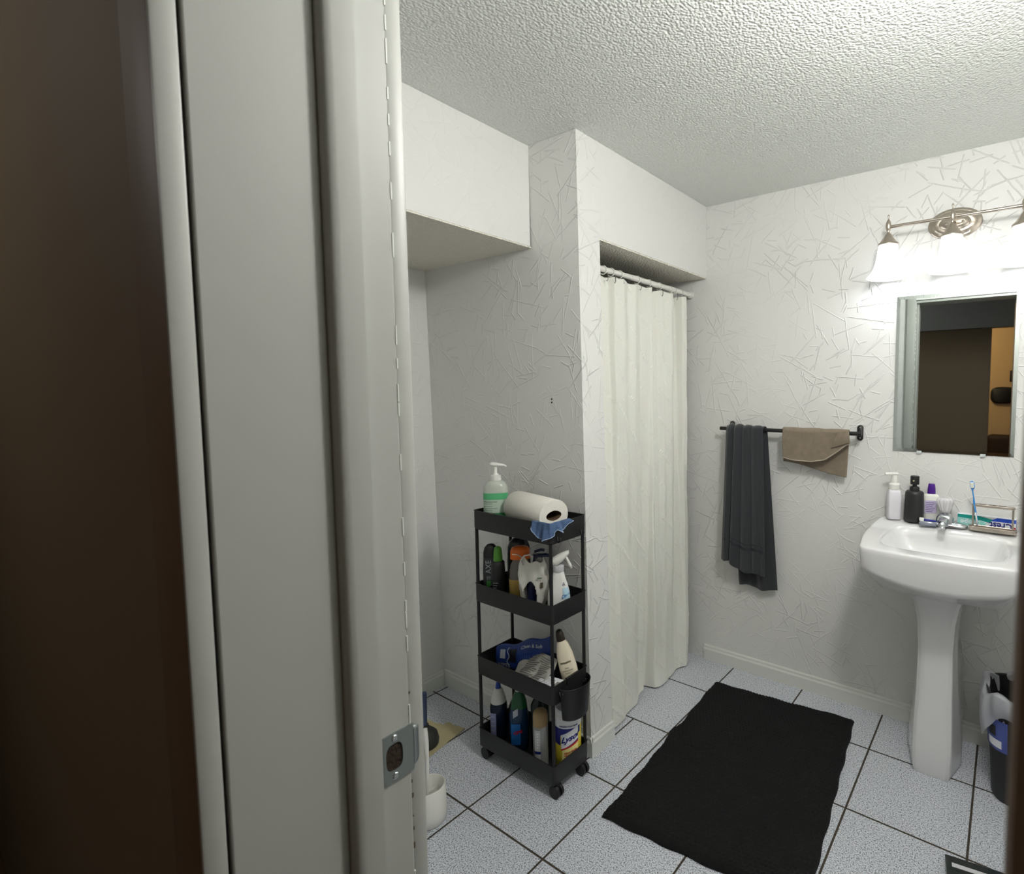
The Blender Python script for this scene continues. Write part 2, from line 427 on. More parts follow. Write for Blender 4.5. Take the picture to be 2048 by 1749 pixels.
obj('strike_lip', grid(lip, 12, 10, .0012), STEEL, sp_, True)
for z in (.930, .977):
    s_ = lathe([(.0044, 0), (.0044, .0004), (.002, .0010), (.0005, .0004)], 16)
    bmesh.ops.rotate(s_, verts=s_.verts, matrix=Matrix.Rotation(PI/2, 3, 'Y')); bmesh.ops.translate(s_, verts=s_.verts, vec=(sx+.0014, -2.0455, z))
    obj('screw', s_, CHROME, sp_, True)
# chips of lost paint on the casing edge below the plate
CHIP = mat('bare_wood_chip', (92, 78, 60), .9)
bm = bmesh.new()
for z, dz in ((.905, .004), (.885, .006), (.842, .005), (.86, .002), (.818, .008), (.78, .005), (.735, .008), (1.02, .003)):
    bm = box(JX-.0032, JX-.0024, -2.0245+random.uniform(0, .002), -2.0222+random.uniform(0, .001), z, z+dz, bm=bm)
obj('chipped_paint', bm, CHIP, cs)

# baseboards
def bb(name, a, b, nrm, h=.076, t=.012, mt=TRIM):
    """board along a->b, thickness towards nrm, with a stepped round top"""
    a, b, nn = Vector(a), Vector(b), Vector(nrm)
    prof = [(0, 0), (t, 0), (t, h*.72), (t*.8, h*.78), (t*.62, h*.82), (t*.55, h*.93), (t*.3, h*.99), (0, h)]
    R = [[tuple(Vector((p.x+nn.x*d, p.y+nn.y*d, z))) for d, z in prof] for p in (a, b)]
    o = obj(name, rings(R), mt, None, True, 25); o['kind'] = 'structure'; return o
bb('baseboard_back', (0.0, -.0003, 0.0), (1.7195, -.0003, 0.0), (0, -1, 0))
bb('baseboard_partition', (-.913, L_B+.0015, 0), (.012, L_B+.0015, 0), (0, -1, 0))
bb('baseboard_shower', (.0003, L_B-.010, 0), (.0003, O_B, 0), (1, 0, 0))
bb('baseboard_left', (-.9137, -1.999, 0), (-.9137, L_B-.012, 0), (1, 0, 0))
bb('baseboard_right', (1.7197, -1.999, 0), (1.7197, -.013, 0), (-1, 0, 0))

# hall seen in the mirror and left of the doorway
struct('floor_hall', box(-1.9, 2.6, -5.4, -2.2055, -.05, 0.0), HFLOOR)
struct('ceiling_hall', box(-1.9, 2.6, -5.4, -2.2055, H+.001, H+.06), GREYH)
struct('wall_hall_near', box(-1.9, JX-.0855, -2.2235, -2.2055, 0, H), BROWN)
struct('wall_hall_near_right', box(JR+.0855, 2.6, -2.2235, -2.2055, 0, H), BROWN)
struct('wall_hall_near_header', box(JX-.085, JR+.085, -2.2235, -2.2055, 2.121, H), BROWN)
struct('wall_hall_far', box(-1.9, 1.10, -3.68, -3.6, 0, 1.985), BROWN)
struct('trim_5', box(-1.9, 2.5995, -3.70, -3.58, 1.986, H-.0005), GREYH)
struct('wall_hall_far_edge', box(1.1005, 1.112, -3.685, -3.595, 0, 1.9855), BROWN2)
struct('wall_hall_left', box(-1.98, -1.9005, -5.4, -2.2055, 0, H), BROWN)
struct('wall_hall_right', box(2.6005, 2.68, -5.4, -2.2055, 0, H), GREYH)
struct('wall_room_far', box(-1.9, 2.6, -5.48, -5.401, 0, H), ORANGE)

# ================================================================== LIGHTS (fixture on the back wall)
BX, BZ, BY = (0.86, 1.08, 1.30), 2.032, -0.10
vl = thing('vanity_light', 'brushed nickel three-shade vanity light bar lit above the mirror', 'wall lamp', (1.08, 0, BZ))
R = []
for d, kx, kz in [(.0005, .092, .058), (.006, .092, .058), (.010, .086, .053), (.010, .079, .047), (.015, .074, .043), (.018, .062, .034), (.0175, .054, .028), (.024, .048, .024), (.028, .03, .016)]:
    R.append([(kx*math.cos(2*PI*k/48), -d, kz*math.sin(2*PI*k/48)) for k in range(48)])
obj('backplate', rings(R), NICKEL, vl, True, 50)
for sxx in (-.028, .028):
    s_ = lathe([(.006, 0), (.006, .003), (.003, .006), (.0005, .0065)], 16)
    bmesh.ops.rotate(s_, verts=s_.verts, matrix=Matrix.Rotation(PI/2, 3, 'X')); bmesh.ops.translate(s_, verts=s_.verts, vec=(sxx, -.024, -.002))
    obj('cap_screw', s_, NICKEL, vl, True)
obj('arm', tube([(0, -.02, 0), (0, -.06, 0), (0, BY, 0)], .008), NICKEL, vl, True)
obj('crossbar', tube([(BX[0]-1.08, BY, 0), (BX[2]-1.08, BY, 0)], .0062, 14), NICKEL, vl, True, 60)
SHADE = bpy.data.materials.new('lit_frosted_glass'); SHADE.use_nodes = True
b_ = SHADE.node_tree.nodes['Principled BSDF']; b_.inputs['Base Color'].default_value = (.92, .94, .92, 1); b_.inputs['Roughness'].default_value = .35
b_.inputs['Emission Color'].default_value = (.95, .97, 1, 1); b_.inputs['Emission Strength'].default_value = SHADE_E
BULB = mat('lit_bulb', (255, 255, 255), .5, emit=((1, 1, 1), 4.0))
for i, bx in enumerate(BX):
    x = bx-1.08
    c_ = lathe([(.0006, .049), (.0030, .046), (.0042, .041), (.0028, .036), (.0022, .030), (.006, .024), (.0095, .016), (.0105, .006), (.0098, -.004), (.0075, -.012),
                (.0045, -.018), (.006, -.022), (.0115, -.028), (.015, -.034), (.021, -.044), (.028, -.054), (.033, -.060), (.0375, -.064), (.0375, -.070), (.034, -.071)], 28)
    bmesh.ops.translate(c_, verts=c_.verts, vec=(x, BY, 0)); cup = obj('shade_holder', c_, NICKEL, vl, True, 60)
    prof = [(.0345, -.069), (.037, -.085), (.0405, -.110), (.045, -.135), (.052, -.158), (.062, -.177), (.076, -.193), (.0775, -.1945), (.0755, -.1955), (.060, -.180), (.050, -.161), (.043, -.136), (.0385, -.110), (.035, -.085), (.0325, -.071)]
    s_ = lathe(prof, 40, False, False); bmesh.ops.translate(s_, verts=s_.verts, vec=(x, BY, 0)); obj('glass_shade', s_, SHADE, vl, True)
    b2 = lathe([(.004, -.075), (.012, -.085), (.013, -.100), (.019, -.115), (.0225, -.130), (.020, -.146), (.011, -.156), (.001, -.159)], 20)
    bmesh.ops.translate(b2, verts=b2.verts, vec=(x, BY, 0)); obj('bulb', b2, BULB, vl, True)
    ld = bpy.data.lights.new('bulb_light', 'POINT'); ld.energy = LAMP_W; ld.shadow_soft_size = .022; ld.color = (.92, .94, 1.0)
    lo = bpy.data.objects.new('bulb_light', ld); C.objects.link(lo); lo.location = (bx, BY, BZ-.178)
# added hall fill lamp, warm lamp of the room beyond, added bathroom fill lamp
def ceiling_or_fill_lamp(loc, energy, color, label, em=1.5):  # shared by the warm room lamp and the two added fill lamps
    t = thing('ceiling_or_fill_light', label, 'ceiling lamp', loc)
    obj('base', lathe([(.09, -.001), (.09, -.015), (.05, -.02)], 32), GREYH, t, True, 40)
    obj('globe', lathe([(.085, -.021), (.10, -.04), (.09, -.07), (.05, -.09), (.001, -.096)], 32), mat('lamp_glass', (240, 235, 225), .4, emit=(color, em)), t, True)
    ld = bpy.data.lights.new('globe_light', 'POINT'); ld.energy = energy; ld.color = color; ld.shadow_soft_size = .08
    lo = bpy.data.objects.new('globe_light', ld); C.objects.link(lo); lo.location = (loc[0], loc[1], loc[2]-.16)
ceiling_or_fill_lamp((-.3, -3.0, H), HALL_FILL_W, (1, .98, .93), 'round fill lamp added out of view in the dim brown hallway')  # added unseen lamp that lifts the brown hall surfaces
ceiling_or_fill_lamp((0.55, -4.55, H), WARM_W, (1, .72, .42), 'round warm ceiling lamp in the orange-lit room past the hallway')

ceiling_or_fill_lamp((1.28, -1.38, H), FILL_W, (1.0, .985, .96), 'round glass fill lamp added over the bathroom door side, above the frame', 3.0)  # added soft fill above the frame, evens out the bathroom brightness
# ================================================================== MIRROR
mr = thing('wall_mirror', 'rectangular mirror hung on the white wall above the pedestal sink', 'mirror', (1.0915, -.001, 1.459))
MIRM = mat('mirror_silver', (215, 222, 220), .012, metal=1.0)
hw, hh, bv = .2085, .3145, .013
R = [[(-hw, -.0, -hh), (hw, -.0, -hh), (hw, -.0, hh), (-hw, -.0, hh)],
     [(-hw, -.0035, -hh), (hw, -.0035, -hh), (hw, -.0035, hh), (-hw, -.0035, hh)],
     [(-hw+bv, -.0047, -hh+bv), (hw-bv, -.0047, -hh+bv), (hw-bv, -.0047, hh-bv), (-hw+bv, -.0047, hh-bv)]]
obj('mirror_glass', rings(R), MIRM, mr)
for x in (-.11, .11):
    obj('mirror_clip', box(x-.009, x+.009, -.0085, -.001, -hh-.006, -hh+.004, .001), mat('clear_clip_plastic', (200, 204, 204), .3), mr)

# ================================================================== SHOWER ROD, RINGS, CURTAIN
CREAM = mat('cream_woven_curtain', (231, 229, 220), .75, bump=(260, .25, .0012), sss=.08)
rod = thing('shower_rod', 'white tension rod across the shower opening', 'curtain rod', (-.085, -.42, 1.878))
obj('tube', tube([(0, -.358, 0), (0, .412, 0)], .0115, 20), WHITEP, rod, True, 60)
obj('sleeve', tube([(0, -.10, 0), (0, .30, 0)], .0128, 20), WHITEP, rod, True, 60)
obj('end_cap', tube([(0, .395, 0), (0, .4185, 0)], .017, 20), WHITEP, rod, True, 60)
obj('end_cap', tube([(0, -.372, 0), (0, -.352, 0)], .017, 20), WHITEP, rod, True, 60)
RY = [-.705, -.655, -.60, -.475, -.385, -.30, -.205, -.165, -.105]
ring0 = None
for i, y in enumerate(RY):
    where = ['hidden half behind the partition edge, leftmost on the rod', 'second from the left end of the rod', 'third from the left end of the rod', 'fourth from the left, beside the rod sleeve', 'in the middle of the nine on the rod', 'fourth from the right end of the rod', 'third from the right end of the rod', 'second from the right end of the rod', 'rightmost, beside the end cap at the sink wall'][i]
    t = thing('curtain_ring', 'white curtain ring '+where, 'curtain ring', (-.085, y, 1.8715), random.uniform(-.25, .25), 'curtain rings on the shower rod')
    if ring0 is None:
        a = obj('ring', torus(.0165, .0020, 28, 8, 'y', (0, 0, .0035)), WHITEP, t, True)
        b = obj('hook_tip', tube([(.0185, 0, -.008), (.021, .001, -.02), (.022, .001, -.033), (.019, .0, -.041), (.014, 0, -.038)], .0013, 8), mat('grey_hook_wire', (104, 100, 90), .5), t, True)
        ring0 = (a, b)
    else:
        for s in ring0:
            c_ = s.copy(); C.objects.link(c_); c_.parent = t

def curtain(u, v):
    # v 0 bottom .. 1 top
    y = -.768+.698*u
    z = .006+(1.856-.006)*v
    top = v
    T = [(-.768, -.012), (-.715, -.012), (-.665, -.010), (-.650, .010), (-.60, .013), (-.55, .004), (-.51, .010), (-.47, .002), (-.42, .008), (-.385, .012), (-.36, -.008), (-.33, -.004), (-.29, .010), (-.245, .022), (-.225, .020), (-.215, -.020), (-.17, -.026), (-.135, -.016), (-.12, .012), (-.095, .016), (-.078, .006), (-.07, -.012)]
    Bt = [(-.768, .004), (-.735, .030), (-.68, .026), (-.61, .012), (-.55, .012), (-.50, -.004), (-.475, .004), (-.455, -.044), (-.43, -.052), (-.40, -.040), (-.385, .008), (-.36, .018), (-.31, .016), (-.25, .010), (-.20, .000), (-.17, .006), (-.13, .020), (-.10, .012), (-.07, -.006)]
    k = v**.7
    x = interp(T, y)*1.55*k+interp(Bt, y)*(1-k)*1.15
    xc = -.083*k+(-.058)*(1-k)
    x += .0035*wobble(y*22, z*6, 1.2)*(1-.5*k)
    # swelling and slump near the floor
    s = max(0.0, 1-z/.42)
    x += .014*s*math.sin(PI*min(1, max(0, z/.42)))*math.sin((y+.77)*9+1.0)
    # pocket where the left half lifts over the hem
    zl = z
    if -.52 < y < -.40:
        zl = z + (1-v)**6*.045*math.sin(PI*(y+.52)/.12)
    yl = y+.010*wobble(z*3.1, y*7)*(1-k)-.018*(1-k)*(0.5-u)*2*0.3
    # gathered droop between rings at the top
    if v > .985:
        ph = min(abs(y-r) for r in RY); zl -= .55*min(ph, .05)*(v-.985)/.015*.35
    # rows of raised woven lozenges
    a1 = max(0.0, math.cos((z+1.15*y)*2*PI/.150))**14*(.55+.45*math.sin((z-y)*2*PI/.016))
    a2 = max(0.0, math.cos((z-1.15*y+.05)*2*PI/.300))**18*(.5+.5*math.sin((z+y)*2*PI/.02))
    x += .0030*a1+.0018*a2
    return (xc+x, yl, zl)
cu = obj('shower_curtain', grid(curtain, 250, 620), CREAM, None, True)
md = cu.modifiers.new('thickness', 'SOLIDIFY'); md.thickness = .0012
tag(cu, 'long cream shower curtain with woven diamond pattern hanging in the opening', 'curtain')
ln = obj('curtain_liner', grid(lambda u, v: (-.130+.003*math.sin(u*30), -.74+.71*u, .02+1.80*v), 90, 6), mat('white_vinyl_liner', (228, 230, 228), .4), None, True)
tag(ln, 'plain white liner showing behind the right edge of the cream curtain', 'curtain liner')

# ================================================================== TOWEL BAR AND TOWELS
tb = thing('towel_bar', 'black metal towel bar fixed to the textured wall', 'towel bar', (.45, 0, 1.213))
TY = -.068
obj('bar', tube([(-.332, TY, 0), (.322, TY, 0)], .0088, 16), BLACKM, tb, True, 60)
for x in (-.298, .302):
    bm = bmesh.new(); R = []
    for d, k in ((.0005, 1), (.007, 1), (.009, .85)):
        ring = []
        for q in range(24):
            a = 2*PI*q/24; ring.append((x+.0125*k*math.cos(a), -d, (.021 if math.sin(a) >= 0 else -.021)+.0125*k*math.sin(a)))
        R.append(ring)
    p_ = obj('mounting_plate', rings(R), BLACKM, tb, True, 50)
    obj('post', tube([(x, -.008, 0), (x, TY, 0)], .0075, 14), BLACKM, tb, True, 60)
    for z in (.022, -.022): obj('screw', box(x-.003, x+.003, -.0105, -.009, z-.003, z+.003, .001), CHROME, p_)

TERRY = mat('charcoal_terry_cloth', (47, 50, 54), .95, bump=(700, .6, .002))
TERRY.node_tree.nodes['Principled BSDF'].inputs['Sheen Weight'].default_value = .35
TAUPE = mat('taupe_plush_cloth', (140, 128, 112), .95, bump=(600, .6, .002), var=(40, (124, 112, 96), .25))
def drape(front, back, ztop, ybar, rbar, pleats, thick, nu=90, nv=150, fold_y=.0):
    """cloth hung over a bar: front(u)->(x_top,x_bot,z_bot), back likewise; pleats(u,t)->depth"""
    def f(u, v):
        if v < .46:      # front, bottom to top
            t = v/.46; xt, xb, zb = front(u); x = xb+(xt-xb)*t; z = zb+(ztop-rbar-zb)*t
            dd = (1-t)**.6; y = ybar-rbar-.004-pleats(u, t, 0)-.004*(1-t)
            return (x, y, z)
        if v < .54:      # over the bar
            a = (v-.46)/.08*PI; xt = front(u)[0]*(1-(v-.46)/.08)+back(u)[0]*((v-.46)/.08)
            rr = rbar+.004+pleats(u, 1, 0)*.9*(1-(v-.46)/.08)
            return (xt, ybar-rr*math.cos(a), ztop-rbar+(rbar+.004+pleats(u, 1, 0)*.5)*math.sin(a))
        t = 1-(v-.54)/.46; xt, xb, zb = back(u); x = xb+(xt-xb)*t; z = zb+(ztop-rbar-zb)*t
        return (x, ybar+rbar+.004+.010*(1-t)-pleats(u, t, 1), z)
    return grid(f, nu, nv)
def pleat_d(u, t, side):
    if side: return .006*math.sin(u*11+.5)*(1-t)+.003*math.sin(u*23)
    sh = u+.035*(1-t)*math.sin(u*7)
    k = abs(math.sin(sh*PI*4.2+.35))**.9
    e = min(1, min(u, 1-u)*10)
    return .003+.030*k*e*(.7+.3*(1-t))*(.7+.3*math.sin(u*5+1))
def fr(u):
    e = .010*math.sin(u*17)
    zb = .575-.055*u+.010*math.sin(u*9) if u < .93 else .53
    return (.158+.185*u, .138+.222*u+.004*math.sin(u*13), zb)
def bk(u): return (.160+.192*u, .216+.190*u, .452+.006*math.sin(u*8))
tw = obj('charcoal_towel', drape(fr, bk, 1.2225, TY, .0088, pleat_d, .003), TERRY, None, True)
md = tw.modifiers.new('thickness', 'SOLIDIFY'); md.thickness = .0028; md.offset = 0
tag(tw, 'long charcoal bath towel folded over the left of the black towel bar', 'towel')
# woven band near its hem
def band(zo, hgt):
    def f(u, v):
        uu = .01+.98*u; xt, xb, zb = fr(uu); t = (zo+hgt*v)/.64; y = TY-.0088-.004-pleat_d(uu, t, 0)-.004*(1-t)-.0022
        return (xb+(xt-xb)*t, y, zb+(1.2137-zb)*t)
    return grid(f, 90, 2)
obj('woven_band', band(.10, .012), mat('charcoal_flat_weave', (38, 41, 46), .8), tw, True)
obj('woven_band', band(.125, .004), bpy.data.materials['charcoal_flat_weave'], tw, True)

def pleat_w(u, t, side):
    if side: return .002
    return .002+.004*abs(math.sin(u*9+.4))*t+.004*(1-t)*math.sin(u*3)
def fw_(u):
    zb = lerp_tab([(0, 1.092), (.15, 1.083), (.45, 1.082), (.65, 1.094), (.82, 1.130), (.93, 1.158), (1, 1.172)], u)
    return (.436+.285*u, .440+.290*u, zb)
def bw_(u): return (.436+.285*u, .428+.282*u, 1.073-.050*u+.004*math.sin(u*6))
wc = obj('washcloth', drape(fw_, bw_, 1.2225, TY, .0088, pleat_w, .003, 60, 110), TAUPE, None, True)
md = wc.modifiers.new('thickness', 'SOLIDIFY'); md.thickness = .003; md.offset = 0
tag(wc, 'short taupe washcloth draped over the right of the black towel bar', 'washcloth')
def flap(u, v):
    # the corner folded forward: triangle hanging from the bar's right end
    x0 = .672+.012*v-.02*(1-v); x1 = .728+.006*(1-v)
    z = 1.222-(1-v)*(.075 if u < .001 else .075-.030*u)
    return (x0+(x1-x0)*u, TY-.027-.006*math.sin(v*3)-.004*u, z+.006*u*v)
fl = obj('folded_corner', grid(flap, 16, 16), TAUPE, wc, True); md = fl.modifiers.new('t', 'SOLIDIFY'); md.thickness = .003
hem = [(.440+.290*u, TY-.019-.004*math.sin(u*3), fw_(u)[2]+.003) for u in [k/30 for k in range(31)]]
obj('hem', tube(hem, .0028, 8), mat('pale_taupe_hem', (170, 158, 140), .9), wc, True)

# ================================================================== SINK
SX = 1.10
def rpoly(poly, n, c):
    P_ = smoothpoly(poly, 10); out = []
    for k in range(n):
        a = 2*PI*k/n+.001; d = Vector((math.cos(a), math.sin(a))); best = None
        for i in range(len(P_)):
            p, q = P_[i], P_[(i+1) % len(P_)]; e = q-p; den = d.x*e.y-d.y*e.x
            if abs(den) < 1e-12: continue
            w_ = p-Vector(c); t = (w_.x*e.y-w_.y*e.x)/den; s = (w_.x*d.y-w_.y*d.x)/den
            if t > 0 and -1e-6 <= s <= 1+1e-6: best = t if best is None else max(best, t)
        out.append((c[0]+d.x*best, c[1]+d.y*best))
    return out
half = [(-.005, -.0025), (-.15, -.0025), (-.205, -.003), (-.222, -.012), (-.243, -.045), (-.264, -.12), (-.270, -.19), (-.265, -.29), (-.253, -.38), (-.243, -.445), (-.235, -.468), (-.208, -.481), (-.12, -.490), (-.005, -.494)]
outline = [(SX+a, b) for a, b in half]+[(SX-a, b) for a, b in reversed(half)]
halfb = [(-.004, -.120), (-.10, -.120), (-.155, -.125), (-.185, -.150), (-.197, -.20), (-.200, -.28), (-.192, -.36), (-.165, -.400), (-.10, -.418), (-.004, -.424)]
bowl = [(SX+a, b) for a, b in halfb]+[(SX-a, b) for a, b in reversed(halfb)]
CC = (SX, -.26); N = 120
RO = rpoly(outline, N, CC); RB = rpoly(bowl, N, CC)
def sc(ring, k, c=CC): return [(c[0]+(x-c[0])*k, c[1]+(y-c[1])*k) for x, y in ring]
def dz_top(x, y): return .852+.020*max(0, min(1, (y+.16)/.10))         # raised rear deck
def ins(ring, d):
    out = []
    for x, y in ring:
        v = Vector((x-CC[0], y-CC[1])); L = v.length; v = v*((L-d)/L); ny = CC[1]+v.y
        out.append((CC[0]+v.x, ny))
    return out
def mixr(A, B, t): return [(a[0]+(b[0]-a[0])*t, a[1]+(b[1]-a[1])*t) for a, b in zip(A, B)]
def aproz(x, y):    # lower edge of the apron: lower towards the middle
    return .776-.046*max(0, 1-((x-SX)/.26)**2)
under = [(SX+.085*math.cos(2*PI*k/N), -.235+.085*math.sin(2*PI*k/N)) for k in range(N)]
Rg = [[(x, y, .668) for x, y in under],
      [(x, y, .676) for x, y in mixr(under, ins(RO, .02), .35)],
      [(x, y, .700) for x, y in mixr(under, ins(RO, .02), .72)],
      [(x, y, aproz(x, y)-.004) for x, y in ins(RO, .022)],
      [(x, y, aproz(x, y)+.004) for x, y in ins(RO, .010)],
      [(x, y, aproz(x, y)+.020) for x, y in ins(RO, .005)],
      [(x, y, dz_top(x, y)-.020) for x, y in ins(RO, .000)],
      [(x, y, dz_top(x, y)-.006) for x, y in ins(RO, .000)],
      [(x, y, dz_top(x, y)-.001) for x, y in ins(RO, .003)],
      [(x, y, dz_top(x, y)) for x, y in ins(RO, .009)]]
for t in (.35, .7, .9):
    Rg.append([(x, y, dz_top(x, y)-.001*t) for x, y in mixr(ins(RO, .009), RB, t)])
Rg += [[(x, y, .850) for x, y in RB], [(x, y, .843) for x, y in sc(RB, .97)], [(x, y, .825) for x, y in sc(RB, .93)], [(x, y, .785) for x, y in sc(RB, .84)],
       [(x, y, .755) for x, y in sc(RB, .68)], [(x, y, .742) for x, y in sc(RB, .4)], [(x, y, .739) for x, y in sc(RB, .1)]]
sink = thing('pedestal_sink', 'white ceramic pedestal sink standing against the wall under the mirror', 'sink', (0, 0, 0))
obj('basin', rings(Rg), CERAM, sink, True, 70)
dr = lathe([(.021, 0), (.021, .002), (.012, .003), (.001, .001)], 24); bmesh.ops.translate(dr, verts=dr.verts, vec=(SX, -.26, .740)); obj('drain', dr, CHROME, sink, True)
def ped(z, wf, wm, wb, yf, ym, yb, cf=.012):
    cx = 1.090
    pts = [(-wf, yf), (wf, yf), (wf+cf, yf+cf*.6), (wm, ym), (wb, yb), (-wb, yb), (-wm, ym), (-wf-cf, yf+cf*.6)]
    P_ = []
    n_ = len(pts)
    for i in range(n_):
        p, q = Vector(pts[i]), Vector(pts[(i+1) % n_])
        for k in range(6): P_.append((cx+p.x+(q.x-p.x)*k/6, p.y+(q.y-p.y)*k/6, z))
    return P_
PR = [ped(.0005, .044, .086, .08, -.306, -.185, -.03), ped(.02, .047, .090, .083, -.312, -.188, -.03), ped(.10, .050, .090, .083, -.312, -.190, -.03), ped(.16, .049, .084, .078, -.307, -.190, -.03),
      ped(.30, .045, .072, .066, -.300, -.195, -.03), ped(.46, .043, .064, .060, -.298, -.20, -.03), ped(.57, .048, .068, .064, -.303, -.20, -.03),
      ped(.64, .060, .080, .075, -.318, -.20, -.03), ped(.690, .078, .098, .09, -.338, -.20, -.03)]
po = obj('pedestal', rings(PR), CERAM, sink, True, 50)

# faucet set (fixed to the sink deck)
fc = thing('faucet', 'chrome centre faucet with a clear ribbed knob on the sink deck', 'faucet', (1.088, -.075, .8725))
obj('base_plate', loft([(0, .078, .026), (.006, .078, .026), (.012, .070, .020), (.016, .05, .016)], 40, 3.0), CHROME, fc, True, 50)
obj('body', loft([(.010, .032, .024), (.03, .030, .023), (.040, .024, .020), (.046, .012, .012)], 32, 3.0), CHROME, fc, True, 50)
obj('spout', tube([(0, -.005, .022), (0, -.04, .028), (0, -.08, .028), (0, -.105, .018), (0, -.110, .010)], .013, 16, rs=[.016, .015, .0135, .012, .011], flat=.8), CHROME, fc, True, 50)
KN = mat('clear_acrylic', (238, 236, 238), .12, trans=.35, ior=1.49, coat=.6)
obj('knob_stem', lathe([(.010, .044), (.010, .058), (.014, .060)], 20), CHROME, fc, True)
bm = bmesh.new(); R = []
for z, r in ((.052, .015), (.060, .018), (.078, .024), (.092, .029), (.100, .029), (.106, .024), (.108, .012), (.109, .002)):
    R.append([((r*(1+.07*math.cos(12*t)))*math.cos(t), (r*(1+.07*math.cos(12*t)))*math.sin(t), z) for t in (2*PI*k/96 for k in range(96))])
obj('acrylic_knob', rings(R), KN, fc, True)

# bottles on the deck
def at_deck(x): return .8725
t = thing('soap_dispenser', 'slim white square foaming soap pump at the left of the sink deck', 'soap bottle', (.902, -.060, .8728), .35)
obj('body', loft([(0, .0235, .0235), (.004, .026, .026), (.110, .0255, .0255), (.118, .022, .022), (.122, .016, .016)], 40, 5.0), mat('pale_lilac_bottle', (222, 219, 226), .3), t, True, 50)
obj('collar', loft([(.121, .022, .022), (.141, .022, .022), (.148, .014, .014)], 28), WHITEP, t, True, 40)
obj('pump_head', tube([(0, 0, .147), (0, 0, .178)], .0125, 16, rs=[.015, .0115]), WHITEP, t, True, 50)
obj('nozzle', tube([(.012, .0, .183), (-.012, .0, .183), (-.036, .0, .181)], .008, 12, flat=.75), WHITEP, t, True, 50)
t = thing('pump_bottle', 'matte black round pump bottle second from the left on the sink deck', 'bottle', (.977, -.062, .8728))
obj('body', lathe([(.033, 0), (.037, .004), (.036, .02), (.034, .108), (.033, .116), (.029, .121), (.015, .123)], 40), mat('matte_black_bottle', (37, 37, 38), .42, bump=(60, .15, .0008)), t, True, 50)
obj('neck', lathe([(.018, .122), (.018, .134), (.016, .138), (.009, .139), (.008, .148)], 28), BLACKP, t, True, 50)
obj('cap', lathe([(.016, .148), (.0165, .152), (.0165, .178), (.0155, .181), (.001, .181)], 28), BLACKP, t, True, 40)
nz = lathe([(.0035, 0), (.0035, .002), (.001, .0022)], 14); bmesh.ops.rotate(nz, verts=nz.verts, matrix=Matrix.Rotation(PI/2, 3, 'X')); bmesh.ops.translate(nz, verts=nz.verts, vec=(-.002, -.0160, .163))
obj('nozzle', nz, mat('pale_brass', (200, 190, 150), .3, metal=1), t, True)
t = thing('purple_cap_bottle', 'flat white bottle with purple cap behind the black pump bottle', 'bottle', (1.034, -.030, .8728), .2)
obj('body', loft([(0, .026, .013), (.004, .028, .015), (.100, .028, .015), (.108, .024, .012), (.111, .012, .010)], 36, 3.0), WHITEP, t, True, 50)
obj('cap', loft([(.111, .015, .012), (.132, .014, .011), (.146, .012, .010), (.150, .011, .009)], 24, 2.6), mat('purple_plastic', (74, 28, 132), .35), t, True, 40)
obj('label', box(-.024, .018, -.0162, -.0156, .035, .085), mat('pale_lilac_label', (196, 186, 214), .5), t)
for k in range(6): obj('print_line', box(-.021, .012-(k % 3)*.004, -.0166, -.0163, .075-k*.007, .0775-k*.007), mat('violet_print', (110, 96, 150), .5), t) if k < 6 else None
t = thing('razor_pack', 'small clear tray with a blue and white razor lying left of the faucet knob', 'razor', (1.033, -.108, .8725), .12)
obj('tray', loft([(.0, .030, .012), (.010, .030, .012), (.015, .026, .008)], 28, 4.0), mat('smoky_clear_plastic', (176, 182, 196), .1, trans=.5), t, True, 40)
obj('handle', tube([(-.022, 0, .019), (0, .0, .020), (.03, 0, .017)], .0035, 10), mat('royal_blue_plastic', (34, 44, 150), .35), t, True)
obj('head', box(-.030, -.014, -.008, .008, .015, .027, .002), WHITEP, t)

# toothpaste carton lying behind the rack
t = thing('toothpaste_carton', 'teal and blue toothpaste carton lying upside down behind the toothbrush rack', 'carton', (1.222, -.020, .8728), -.05)
TEAL = mat('teal_carton', (16, 150, 140), .35); BLUEC = mat('blue_carton', (40, 84, 206), .35); WHC = mat('white_carton', (232, 234, 238), .4); RED = mat('red_print', (190, 26, 30), .4)
obj('carton', box(-.095, .095, -.016, .014, 0, .043, .0008), WHC, t)
FY = -.0163
def quad(pts, mt, name, par, y=FY):
    bm = bmesh.new(); bm.faces.new([bm.verts.new((p[0], y, p[1])) for p in pts]); return obj(name, bm, mt, par)
quad([(-.094, .030), (-.094, .0425), (-.02, .0425), (.022, .034), (.012, .020), (-.015, .026)], TEAL, 'teal_band', t)
quad([(-.094, .002), (-.094, .029), (-.02, .0255), (.004, .018), (-.01, .002)], mat('pale_aqua_carton', (150, 214, 206), .35), 'aqua_panel', t, FY-.0001)
quad([(.012, .0285), (.024, .036), (.036, .0425), (.094, .0425), (.094, .0285)], BLUEC, 'blue_band', t)
quad([(.08, .002), (.094, .002), (.094, .014), (.086, .014)], RED, 'red_corner', t)
NAVY = mat('navy_print', (26, 34, 120), .4)
lettering('Crest', .031, NAVY, t, lambda x, y: (.048-x, FY-.0006, .0150-y), bold=.0008)
lettering('Scope', .024, WHC, t, lambda x, y: (-.052-x*1.1, FY-.0004, .014-y), bold=.0005)
obj('blue_end', box(.0951, .0956, -.015, .013, .001, .042), NAVY, t)

